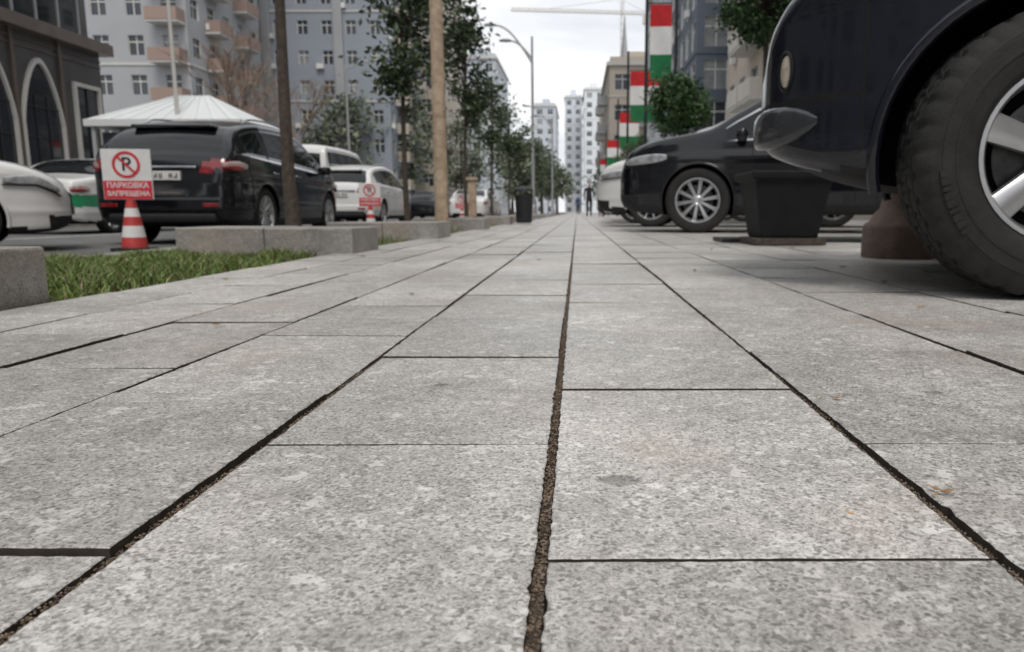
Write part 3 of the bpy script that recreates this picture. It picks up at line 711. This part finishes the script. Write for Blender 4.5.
E=empty('plant_pot',(1.60,5.75,0))
b=MB(); vs=[]
def sq(h,z): return [(-h,-h,z),(h,-h,z),(h,h,z),(-h,h,z)]
lv=[(.215,.055),(.285,.49),(.315,.49),(.32,.55),(.28,.55),(.275,.49)]
for h,z in lv: vs+=sq(h,z)
fs=[(3,2,1,0)]
for k in range(len(lv)-1):
    for i in range(4): j=(i+1)%4; fs.append((k*4+i,k*4+j,(k+1)*4+j,(k+1)*4+i))
b.add(vs,fs); b.obj('pot',[M['pot']],E,bevel=.014)
b=MB(); b.add(sq(.277,.50),[(0,1,2,3)]); b.obj('soil',[M['soil']],E)
b=MB(); b.box(-.27,.27,-.25,.25,.004,.055); b.obj('base_board',[M['bark']],E,bevel=.006)
b=MB()
for i in range(4): b.box(1.20+i*.42,1.20+i*.42+.412,5.95+.1,6.5,-.002,.035)
b.obj('drain_cover',[M['dsteel']],bevel=.006)
b=MB(); b.lathe([(.195,0),(.2,.012),(.2,.165),(.19,.185),(.165,.20),(.15,.235),(.115,.27),(.10,.34),(.10,.40),(.13,.43),(.135,.47),(.11,.52),(.05,.55),(.002,.555)],40)
b.obj('stone_bollard',[M['bollard']],smooth=True,ang=50,loc=(1.79,4.07,0))
E=empty('litter_bin',(-1.12,15.6,0))
b=MB(); b.lathe([(.15,.02),(.17,.05),(.19,.55),(.2,.56),(.2,.60),(.17,.62)],24); b.obj('drum',[M['dsteel']],E,smooth=True)
b=MB(); b.lathe([(.2,.68),(.19,.72),(.1,.78),(.002,.79)],24)
for sx in(-1,1): b.box(sx*.17-.012,sx*.17+.012,-.012,.012,.6,.70)
b.obj('lid',[M['dsteel']],E,smooth=True)
b=MB(); b.box(-1.75,-1.63,11.9,12.02,0,.75); b.box(-1.78,-1.60,11.87,12.05,.75,.8); b.obj('utility_box_post',[M['polec']],bevel=.01)

E=empty('utility_pole',(-1.74,9.5,-.03))
b=MB(); b.tube([(0,0,0),(-.0,0,2),(-.01,0,5),(-.02,0,9)],[.088,.083,.075,.065],20); b.obj('shaft',[M['polec']],E,smooth=True)
b=MB(); b.box(-.9,.9,-.05,.05,8.2,8.3)
for x in(-.8,-.3,.3,.8): b.lathe([(.03,0),(.05,.05),(.02,.12)],12,0,(x,0,8.3))
b.obj('crossarm',[M['steel']],E)

def lamp(name,loc,H,arms,rz=0,mat='steel',r=.09):
    E=empty(name,loc,rz); b=MB()
    b.lathe([(.17,0),(.17,.5),(.12,.6)],16); b.tube([(0,0,.5),(0,0,H*.5),(0,0,H)],[r,r*.8,r*.55],14); b.obj('pole',[M[mat]],E,smooth=True)
    for (h,reach,rise) in arms:
        b=MB(); pts=[]
        for i in range(12):
            t=i/11; pts.append((-reach*t,0,h+rise*math.sin(t*math.pi/2)))
        b.tube(pts,[r*.5]*12,8); b.obj('arm',[M[mat]],E,smooth=True)
        b=MB(); b.lathe([(.02,-.05),(.13,-.03),(.15,.03),(.09,.09),(.02,.1)],16,0,(0,0,0),sx=2.1,sy=1); o=b.obj('head',[M[mat]],E,smooth=True); o.location=(-reach-.25,0,h+rise)
    return E
lamp('street_lamp',(-2.12,36,0),8.4,[(7.2,1.7,1.7),(7.4,1.0,.8)])
lamp('street_lamp',(-2.12,64,0),8.2,[(7.2,1.9,1.9),(7.4,1.1,.9)])
lamp('street_lamp',(-13.2,24.9,-.06),9.5,[(9.2,1.8,.5)],mat='lstone',r=.08)
lamp('street_lamp',(-14.6,48,-.06),9.5,[(9.2,1.8,.5)],rz=math.pi)

def banner(x,y,wd,z0=4.05,z1=6.1):
    E=empty('flag_banner',(x,y,0))
    b=MB(); b.tube([(0,0,0),(0,0,6.9)],[.06,.045],12); b.box(0,wd+.1,-.015,.015,z1+.02,z1+.05); b.box(0,wd+.1,-.015,.015,z0-.05,z0-.02); b.obj('pole',[M['dsteel']],E)
    b=MB(); nx,nz=8,24; 
    for k in range(nz):
        for i in range(nx):
            def P_(i,k): 
                xx=.1+wd*i/nx; zz_=z0+(z1-z0)*k/nz; return (xx,.025*math.sin(xx*7+zz_*2.1+x),zz_)
            m=2 if k<nz*.30 else (1 if k<nz*.68 else 0)
            b.quad(P_(i,k),P_(i+1,k),P_(i+1,k+1),P_(i,k+1),m)
    b.obj('cloth',[M['fred'],M['fwhite'],M['fgreen']],E,smooth=True)
for (x,y,wd) in [(2.0,22,.62),(2.15,32,1.5),(2.45,45,1.15),(2.4,62,1.1),(2.5,84,1.3)]: banner(x,y,wd)
b=MB(); b.tube([(0,0,0),(0,0,9)],[.05,.04],10); b.obj('flag_pole',[M['dsteel']],loc=(2.72,21,0))

# ------------------------------------------------------------ trees
def foliage(b,cs,n,ls,m,spread):
    for _ in range(n):
        c,cr=random.choice(cs)
        p=Vector(c)+Vector((random.gauss(0,1),random.gauss(0,1),random.gauss(0,.85)))*cr*spread
        d=Vector((random.gauss(0,1),random.gauss(0,1),random.gauss(-.25,.7))).normalized()
        s=d.cross(Vector((R()-.5,R()-.5,R()-.5))).normalized()
        l=ls*U(.6,1.25); wv=s*l*.24; nn=d.cross(s)*l*.06
        b.add([p,p+d*l*.5+wv+nn,p+d*l,p+d*l*.5-wv+nn],[(0,1,2),(0,2,3)],m,R())
def tree(name,x,y,zc0,zc1,rx,n=2600,ls=.14,tr=.045,leafm='leaf',lean=(0,0),z0=-.03,clumps=34,cr=.17):
    b=MB(); H=zc1
    pts=[];rad=[]
    for i in range(9):
        t=i/8; pts.append((x+lean[0]*t+.03*math.sin(t*5+x)*(t>0),y+lean[1]*t+.02*math.sin(t*7),z0+(H*.92-z0)*t)); rad.append(tr*(1.25 if i==0 else 1-.75*t))
    b.tube(pts,rad,10,0)
    cs=[]; cz=(zc0+zc1)/2; hz=(zc1-zc0)/2
    for _ in range(clumps):
        a=U(0,6.283); u=U(-1,1); rr=math.sqrt(max(0,1-u*u))*(R()**.4)*(1-.25*max(0,u)); k=U(.75,1.15)
        c=(x+lean[0]*.9+math.cos(a)*rr*rx*k,y+lean[1]*.9+math.sin(a)*rr*rx*k,cz+u*hz*.92); cs.append((c,cr*U(.5,1.3)))
        zb=max(zc0-.1,c[2]-.25-.4*R()); t=(zb-z0)/(H*.92-z0); t=min(max(t,0),1)
        s=Vector((x+lean[0]*t,y+lean[1]*t,zb)); mid=s.lerp(Vector(c),.5)+Vector((0,0,.06))
        b.tube([s,mid,c],[tr*.32,tr*.2,tr*.07],5,0)
    foliage(b,cs,n,ls,1,1.0)
    return b.obj(name,[M['bark'],M[leafm]],attr=True)
tree('street_tree',-2.3,6.0,2.75,4.9,.7,n=2200,tr=.055,lean=(-.02,0))
tree('street_tree',-2.84,12.4,2.12,4.9,.62,n=3100,tr=.05,clumps=32)
tree('street_tree',-2.38,16.0,2.05,4.6,.46,n=2300,clumps=28)
tree('street_tree',-2.45,21.5,2.1,4.1,.60,n=1500,clumps=22)
tree('street_tree',-2.4,26.5,2.1,4.0,.60,n=1100,clumps=20,ls=.16)
for k,yy in enumerate((34,43,54,68)): tree('street_tree',-2.6+U(-.15,.15),yy,2.0,3.9+U(-.3,.4),.65,n=600,ls=.18,cr=.18,clumps=16)
def ball(x,y,zc,r,n=5200):
    b=MB(); b.tube([(x,y,0),(x+.02,y,zc*.5),(x,y,zc)],[.05,.04,.03],8,0)
    cs=[]
    for _ in range(90):
        d=Vector((random.gauss(0,1),random.gauss(0,1),random.gauss(0,1))).normalized(); k=U(.62,1.0); cs.append((Vector((x,y,zc))+d*r*k*.9,.085*U(.6,1.4)))
        b.tube([(x,y,zc-.2),Vector((x,y,zc))+d*r*.8*k],[.015,.005],4,0)
    foliage(b,cs,n,.085,1,1.0); b.obj('topiary_tree',[M['bark'],M['leafy']],attr=True)
ball(2.05,15.1,2.35,.62,10500); ball(2.76,11.2,3.38,.72,10500)
ball(2.6,30,2.6,.8,2500); ball(2.6,40,2.6,.9,2500)
def bigtree(name,x,y,H,rx,n=2200,leafm='leafhaze',ls=.6):
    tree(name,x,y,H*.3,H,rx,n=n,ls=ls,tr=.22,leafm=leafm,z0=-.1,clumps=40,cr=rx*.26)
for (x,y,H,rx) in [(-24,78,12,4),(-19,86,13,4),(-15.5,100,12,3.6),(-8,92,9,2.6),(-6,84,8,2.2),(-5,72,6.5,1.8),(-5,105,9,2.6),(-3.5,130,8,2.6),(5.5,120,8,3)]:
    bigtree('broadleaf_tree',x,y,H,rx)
def bare(x,y,H):
    b=MB()
    def grow(p,d,l,r,k):
        q=p+d*l; b.tube([p,p.lerp(q,.5)+Vector((U(-1,1),U(-1,1),0))*l*.06,q],[r,r*.85,r*.65],5 if k>2 else 4)
        if k==0: return
        for _ in range(3 if k>1 else 4):
            nd=(d+Vector((U(-1,1),U(-1,1),U(-.25,.6)))*.62).normalized(); grow(q,nd,l*U(.62,.8),r*.6,k-1)
    grow(Vector((x,y,-.06)),Vector((0,0,1)),H*.3,.16,5); b.obj('bare_tree',[M['twig']])
bare(-19.5,42,11); bare(-17.2,46,10); bare(-22.5,50,11)

# ------------------------------------------------------------ buildings
def facade(b,O,Ud,width,z0,z1,nx,nz,ww=.5,wh=.55,depth=.18,mw=0):
    O=Vector(O);Ud=Vector(Ud);Z=Vector((0,0,1));Nn=Ud.cross(Z); cw=width/nx; ch=(z1-z0)/nz
    def P(u,z,d=0): return O+Ud*u+Z*z-Nn*d
    for i in range(nx):
        for k in range(nz):
            u0=i*cw;u1=u0+cw;a=z0+k*ch;c=a+ch
            wu0=u0+cw*(1-ww)/2;wu1=u1-cw*(1-ww)/2;wa=a+ch*(1-wh)*.45;wc=wa+ch*wh
            b.quad(P(u0,a),P(u1,a),P(wu1,wa),P(wu0,wa),mw); b.quad(P(wu0,wc),P(wu1,wc),P(u1,c),P(u0,c),mw)
            b.quad(P(u0,a),P(wu0,wa),P(wu0,wc),P(u0,c),mw); b.quad(P(wu1,wa),P(u1,a),P(u1,c),P(wu1,wc),mw)
            for (p,q) in (((wu0,wa),(wu1,wa)),((wu1,wa),(wu1,wc)),((wu1,wc),(wu0,wc)),((wu0,wc),(wu0,wa))):
                b.quad(P(*p),P(*q),P(*q,depth),P(*p,depth),3)
            b.quad(P(wu0,wa,depth),P(wu1,wa,depth),P(wu1,wc,depth),P(wu0,wc,depth),1 if R()<.72 else 2)
            um=(wu0+wu1)/2; t=.035+.02*ww
            b.quad(P(um-t,wa,depth-.03),P(um+t,wa,depth-.03),P(um+t,wc,depth-.03),P(um-t,wc,depth-.03),3)
            b.quad(P(wu0,wc-2*t-.3*ch*wh,depth-.04),P(wu1,wc-2*t-.3*ch*wh,depth-.04),P(wu1,wc-.3*ch*wh,depth-.04),P(wu0,wc-.3*ch*wh,depth-.04),3)
            b.quad(P(wu0,wa,depth-.05),P(wu0+t,wa,depth-.05),P(wu0+t,wc,depth-.05),P(wu0,wc,depth-.05),3); b.quad(P(wu1-t,wa,depth-.05),P(wu1,wa,depth-.05),P(wu1,wc,depth-.05),P(wu1-t,wc,depth-.05),3)
def building(name,x0,x1,y0,y1,H,wm,fl=3.0,bay=3.2,ww=.48,wh=.5,balc=None,trim='lstone',z0=-.22,strips=None,stripm=None):
    E=empty(name,((x0+x1)/2,(y0+y1)/2,0))
    nz=max(1,round(H/fl)); b=MB(); W_,D_=x1-x0,y1-y0; hx,hy=W_/2,D_/2
    nxw=max(1,round(W_/bay)); nyw=max(1,round(D_/bay))
    facade(b,(-hx,-hy,0),(1,0,0),W_,z0,H,nxw,nz,ww,wh); facade(b,(hx,-hy,0),(0,1,0),D_,z0,H,nyw,nz,ww,wh)
    facade(b,(hx,hy,0),(-1,0,0),W_,z0,H,nxw,nz,ww,wh); facade(b,(-hx,hy,0),(0,-1,0),D_,z0,H,nyw,nz,ww,wh)
    b.obj('walls',[wm,M['bglass'],M['bglass2'],M['frame']],E)
    b=MB(); b.box(-hx-.35,hx+.35,-hy-.35,hy+.35,H,H+.4); b.box(-hx+.1,hx-.1,-hy+.1,hy-.1,H+.4,H+1.1,1); b.box(-hx*.4,hx*.3,-hy*.3,hy*.4,H+1.1,H+3.8,1); b.obj('roof',[M[trim],wm],E)
    b=MB(); ch=(H-z0)/nz
    for k in range(1,nz):
        if k%3==1:
            z=z0+k*ch; b.box(-hx-.08,hx+.08,-hy-.08,-hy-.003,z-.1,z+.1); b.box(hx+.003,hx+.08,-hy,hy,z-.1,z+.1); b.box(-hx-.08,-hx-.003,-hy,hy,z-.1,z+.1)
    if strips:
        cw=W_/nxw
        for i in strips:
            b.box(-hx+i*cw-.45,-hx+i*cw+.45,-hy-.4,-hy-.09,z0,H-.01,1)
    b.obj('string_courses',[M[trim],M[stripm] if stripm else wm],E)
    b=MB(); cw=W_/nxw; cd=D_/nyw
    for _ in range(int(nxw*nz*.16)):
        i=random.randrange(nxw); k=random.randrange(1,nz); u=-hx+i*cw+.1; z=z0+k*ch+.25; b.box(u,u+.75,-hy-.38,-hy-.09,z,z+.5)
    for _ in range(int(nyw*nz*.16)):
        i=random.randrange(nyw); k=random.randrange(1,nz); u=-hy+i*cd+.1; z=z0+k*ch+.25
        if x0>0: b.box(-hx-.38,-hx-.09,u,u+.75,z,z+.5)
        else: b.box(hx+.09,hx+.38,u,u+.75,z,z+.5)
    if b.f: b.obj('air_conditioners',[M['white']],E)
    if balc:
        b=MB(); bm_=M[balc[1]]
        for (side,i) in balc[0]:
            for k in range(1,nz):
                z=z0+k*ch
                if side=='f':
                    cw=W_/nxw; u0=-hx+i*cw+.15;u1=u0+cw-.3; b.box(u0,u1,-hy-1.25,-hy-.004,z-.08,z+.08,1); b.box(u0,u1,-hy-1.3,-hy-1.22,z+.08,z+1.05); b.box(u0,u0+.07,-hy-1.22,-hy-.004,z+.08,z+1.05); b.box(u1-.07,u1,-hy-1.22,-hy-.004,z+.08,z+1.05)
                else:
                    cw=D_/nyw; u0=-hy+i*cw+.15;u1=u0+cw-.3; s=1 if side=='r' else -1
                    f=lambda a,c:(min(s*a,s*c),max(s*a,s*c))
                    b.box(*f(hx+.004,hx+1.25),u0,u1,z-.08,z+.08,1); b.box(*f(hx+1.22,hx+1.3),u0,u1,z+.08,z+1.05); b.box(*f(hx+.004,hx+1.22),u0,u0+.07,z+.08,z+1.05); b.box(*f(hx+.004,hx+1.22),u1-.07,u1,z+.08,z+1.05)
        b.obj('balconies',[bm_,M['lstone']],E)
    return E
building('apartment_tower',-37.5,-19.8,80,98,48,M['wgrey'],bay=2.6,ww=.42,wh=.45,balc=([('r',1),('r',4)],'wbeige'),strips=(2,5),stripm='wgrey2')
building('apartment_tower',-46,-39.6,76,94,52,M['wcream'],bay=3,ww=.55,balc=([('f',0)],'wgrey'))
building('apartment_tower',-40,-31.5,62,76,40,M['wgrey2'],bay=2.8,ww=.45,balc=([('f',2),('r',1),('r',3)],'wbrown'))
building('apartment_tower',-52,-41,64,80,36,M['wgrey'],bay=3,ww=.45,balc=([('f',3)],'wbrown'))
building('apartment_tower',-20.5,-17.8,96,118,40,M['wbeige'],bay=2.7)
building('apartment_tower',-31,-24.5,118,140,34,M['wpale'],bay=2.6,ww=.7,wh=.6)
building('apartment_tower',-24,-16,150,175,30,M['whaze'],bay=3)
building('apartment_tower',-13,-6.5,230,260,32,M['whaze'],bay=3.2,ww=.5)
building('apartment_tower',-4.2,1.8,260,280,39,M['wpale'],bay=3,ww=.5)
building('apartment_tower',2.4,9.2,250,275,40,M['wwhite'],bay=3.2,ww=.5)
building('apartment_tower',-70,-30,300,330,22,M['wpale'],bay=4)
building('office_block',5.2,16,150,175,22,M['wcream'],bay=3.2)
building('office_block',4.1,14,96,125,18.5,M['wbeige'],fl=3.4,bay=3.3,ww=.6,balc=([('f',1),('l',2),('l',5)],'wgrey2'))
building('apartment_block',8.2,20,72,88,23,M['wpale'],bay=3)
building('apartment_tower',8.6,20,55,70,62,M['wslate'],bay=2.8,ww=.6,wh=.7,trim='wslate')
building('apartment_block',10.5,24,-26,53,26,M['wbeige'],fl=3.4,bay=3.2,ww=.55,balc=([('l',i) for i in (1,2,5,6,9,10,13,14,17,18,21,22)],'wcream'))
building('apartment_block',-40,-20,-40,10,20,M['wgrey2'],fl=3.4,bay=4)  # out of view, added to cut bright sky reflections in the car paint
building('apartment_block',-14,12,-75,-55,22,M['wcream'],fl=3.4,bay=4)  # unseen block behind the camera, added to darken reflections
b=MB()
for k in range(7):
    y0=14+k*5.4; b.add([(10.5-.09,y0,3.9),(10.5-.09,y0+4.6,3.9),(8.6,y0+4.6,3.1),(8.6,y0,3.1),(8.6,y0,2.85),(8.6,y0+4.6,2.85)],[(0,1,2,3),(3,2,5,4)])
b.obj('shop_awning',[M['white']])
b=MB(); b.tube([(6.2,100,19),(6.2,100,22),(6.2,100,25.5)],[.6,.35,.04],12); b.obj('roof_spire',[M['steel']])
E=empty('arcade_building',(-20,0,0))
b=MB(); b.box(-14,0,14,31.9,-.1,7.0,0); b.box(-14,-.25,14.2,31.7,7.0,17,0); b.box(-14,.45,13.8,32.2,6.7,7.15,1); b.box(-14,.3,13.8,32.1,-.1,.8,1)
b.box(-14,.2,14,31.9,10.6,10.9,1)
for k in range(7): b.box(.003,.10,15.9+(k-.5)*2.45-.07,15.9+(k-.5)*2.45+.07,.8,6.7,2)
for zz_ in (6.15,6.4): b.box(.003,.06,14.0,31.88,zz_,zz_+.05,2)
b.obj('walls',[M['dstone'],M['bstone'],M['bstone']],E)
gl=MB(); fr=MB(); mu=MB()
def arch(yc,hw,z0,zs,zt):
    pts=[(yc-hw,z0),(yc-hw,zs)]
    for i in range(1,13):
        q=i/12; pts.append((yc-hw*(1-q)**.72 if q<1 else yc, zs+(zt-zs)*(1-(1-q)**1.25)**.78))
    pts+= [(2*yc-p[0],p[1]) for p in pts[-2::-1]]
    return pts
for k in range(6):
    yc0=15.9+k*2.45
    inn=arch(yc0,1.0,.9,3.5,5.7); out=arch(yc0,1.09,.8,3.5,5.88); n_=len(inn)
    gl.add([(.02,p[0],p[1]) for p in inn],[tuple(range(n_))])
    vs=[(.14,p[0],p[1]) for p in inn]+[(.14,p[0],p[1]) for p in out]+[(.003,p[0],p[1]) for p in inn]+[(.003,p[0],p[1]) for p in out]
    fs=[]
    for i in range(n_-1): fs+=[(i,i+1,n_+i+1,n_+i),(2*n_+i,2*n_+i+1,i+1,i),(n_+i,n_+i+1,3*n_+i+1,3*n_+i)]
    fr.add(vs,fs)
    for yy in (-.32,.32): mu.box(.025,.07,yc0+yy-.025,yc0+yy+.025,.9,4.5,1)
    for zz_ in (1.9,3.0,4.1): mu.box(.026,.06,yc0-.88,yc0+.88,zz_-.02,zz_+.02,1)
gl.box(.003,.02,30.1,31.5,.9,5.2); 
for a_,c_ in ((30.0,30.12),(31.48,31.6)): fr.box(.004,.14,a_,c_,.8,5.35)
fr.box(.004,.14,30.12,31.48,5.2,5.35); mu.box(.03,.07,30.77,30.83,.9,5.2,1)
y=14.4
while y<31:
    gl.box(-.245,-.22,y,y+1.05,7.3,10.4); gl.box(-.245,-.22,y,y+1.05,11.1,14.2)
    mu.box(-.24,-.16,y+1.08,y+1.14,7.3,14.4); y+=1.2
mu.box(-.24,-.17,14.2,31.1,8.9,8.96)
gl.obj('windows',[M['dglass']],E); fr.obj('arch_surrounds',[M['lstone']],E); mu.obj('mullions',[M['steel'],M['dsteel']],E)
E=empty('pavilion',(-13.5,26.6,-.06)); b=MB()
b.add([(-2.5,-2.1,3.3),(2.5,-2.1,3.3),(2.5,2.1,3.3),(-2.5,2.1,3.3),(-.6,0,4.35),(.6,0,4.35)],[(0,1,5,4),(1,2,5),(2,3,4,5),(3,0,4),(3,2,1,0)])
b.box(-2.55,2.55,-2.15,2.15,3.08,3.295,0)
for i in range(9):
    x=-2.2+i*.55; b.tube([(x,-2.1,3.31),(x*.25,-.02,4.36)],[.022,.022],4,0)
b.obj('roof',[M['roofw']],E)
b=MB()
for x in(-2.3,-.8,.8,2.3):
    for y in(-2.0,2.0): b.box(x-.06,x+.06,y-.06,y+.06,0,3.08)
b.box(-2.2,2.2,-1.9,1.9,0,.9,1); b.box(-2.15,2.15,-1.85,1.85,.9,2.9,2)
b.obj('frame',[M['wgrey2'],M['wbrown'],M['bglass']],E)
E=empty('tower_crane',(12,210,0)); b=MB()
def truss(b,p,q,s,n):
    p=Vector(p);q=Vector(q);d=(q-p); up=Vector((0,0,1)) if abs(d.normalized().z)<.9 else Vector((1,0,0)); sd=d.cross(up).normalized()*s; up=up*s
    for o_ in (sd,-sd,up*1.5): b.tube([p+o_,q+o_],[.09,.09],5)
    for i in range(n):
        a=p+d*i/n; e_=p+d*(i+1)/n; m_=p+d*(i+.5)/n
        for o_ in(sd,-sd): b.tube([a+o_,m_+up*1.5],[.05]*2,4); b.tube([m_+up*1.5,e_+o_],[.05]*2,4)
truss(b,(0,0,0),(0,0,53),.8,28); truss(b,(8,0,53.5),(-30,0,54.5),.5,26); truss(b,(0,0,53),(0,0,57),.5,3)
b.tube([(0,0,57.5),(-20,0,55)],[.06]*2,4); b.tube([(0,0,57.5),(7,0,54)],[.06]*2,4); b.box(6,8,-.8,.8,51,53.5); b.obj('structure',[M['wcream']],E)

# ------------------------------------------------------------ pedestrians
def person(name,loc,rz,ph,topm,legm,H=1.72,skirt=False):
    s=H/1.72; E=empty(name,loc,rz,s)
    V=[];Ed=[];Ra=[]
    def v(p,r,par=None):
        V.append(p);Ra.append(r)
        if par is not None: Ed.append((par,len(V)-1))
        return len(V)-1
    pel=v((0,0,.93),(.155,.11)); ch1=v((0,.0,1.12),(.14,.10),pel); ch=v((0,0,1.32),(.165,.105),ch1); nk=v((0,.01,1.47),(.055,.055),ch); hd=v((0,.02,1.57),(.075,.085),nk); hd2=v((0,.02,1.66),(.07,.08),hd)
    for sg in(-1,1):
        st=ph*sg
        hp=v((sg*.09,0,.86),(.09,.09),pel); kn=v((sg*.10,.20*st+.04,.49),(.06,.065),hp); an=v((sg*.10,.34*st-(.10 if st<0 else .0),.10+(.06 if st<0 else 0)),(.04,.045),kn); v((sg*.11,.34*st+.12,.045+(.02 if st<0 else 0)),(.04,.03),an)
        sh=v((sg*.18,0,1.40),(.06,.06),ch); el=v((sg*.235,-.12*st-.02,1.13),(.042,.042),sh); wr=v((sg*.235,-.24*st+.04,.90),(.028,.03),el); v((sg*.23,-.27*st+.06,.82),(.035,.02),wr)
    me=bpy.data.meshes.new('figure'); me.from_pydata(V,Ed,[]); o=bpy.data.objects.new('figure',me); COL.objects.link(o); o.parent=E
    sk=o.modifiers.new('skin','SKIN'); 
    for i,sv in enumerate(me.skin_vertices[0].data): sv.radius=Ra[i]; sv.use_root=(i==0)
    ss=o.modifiers.new('sub','SUBSURF'); ss.levels=2; ss.render_levels=2
    bpy.context.view_layer.update()
    m2=bpy.data.meshes.new_from_object(o.evaluated_get(bpy.context.evaluated_depsgraph_get())); o.modifiers.clear(); o.data=m2
    m2.materials.clear()
    for m in (legm,topm,M['skin'],M['hair'],M['black']): m2.materials.append(m)
    for p in m2.polygons:
        z=p.center.z; x=abs(p.center.x); p.use_smooth=True
        p.material_index=4 if z<.09 else 0 if (z<.93 and x<.2) else 2 if (z<.9) else 1 if z<1.47 else 3 if (z>1.62 or (p.center.y<.0 and z>1.5)) else 2
    if skirt:
        b=MB(); b.lathe([(.15,1.0),(.17,.9),(.22,.6),(.25,.42),(.24,.42)],24,0,sy=.8); b.obj('coat',[topm],E,smooth=True)
person('pedestrian',(.62,38,0),math.pi,.9,M['cdark'],M['cdark'],1.76)
person('pedestrian',(1.12,34,0),.1,.7,M['cwhite'],M['cpink'],1.66,True)
person('pedestrian',(1.5,38,0),.0,-.8,M['cpink'],M['cblue'],1.6)
person('pedestrian',(.1,70,0),0,.8,M['cblue'],M['cdark'],1.72)
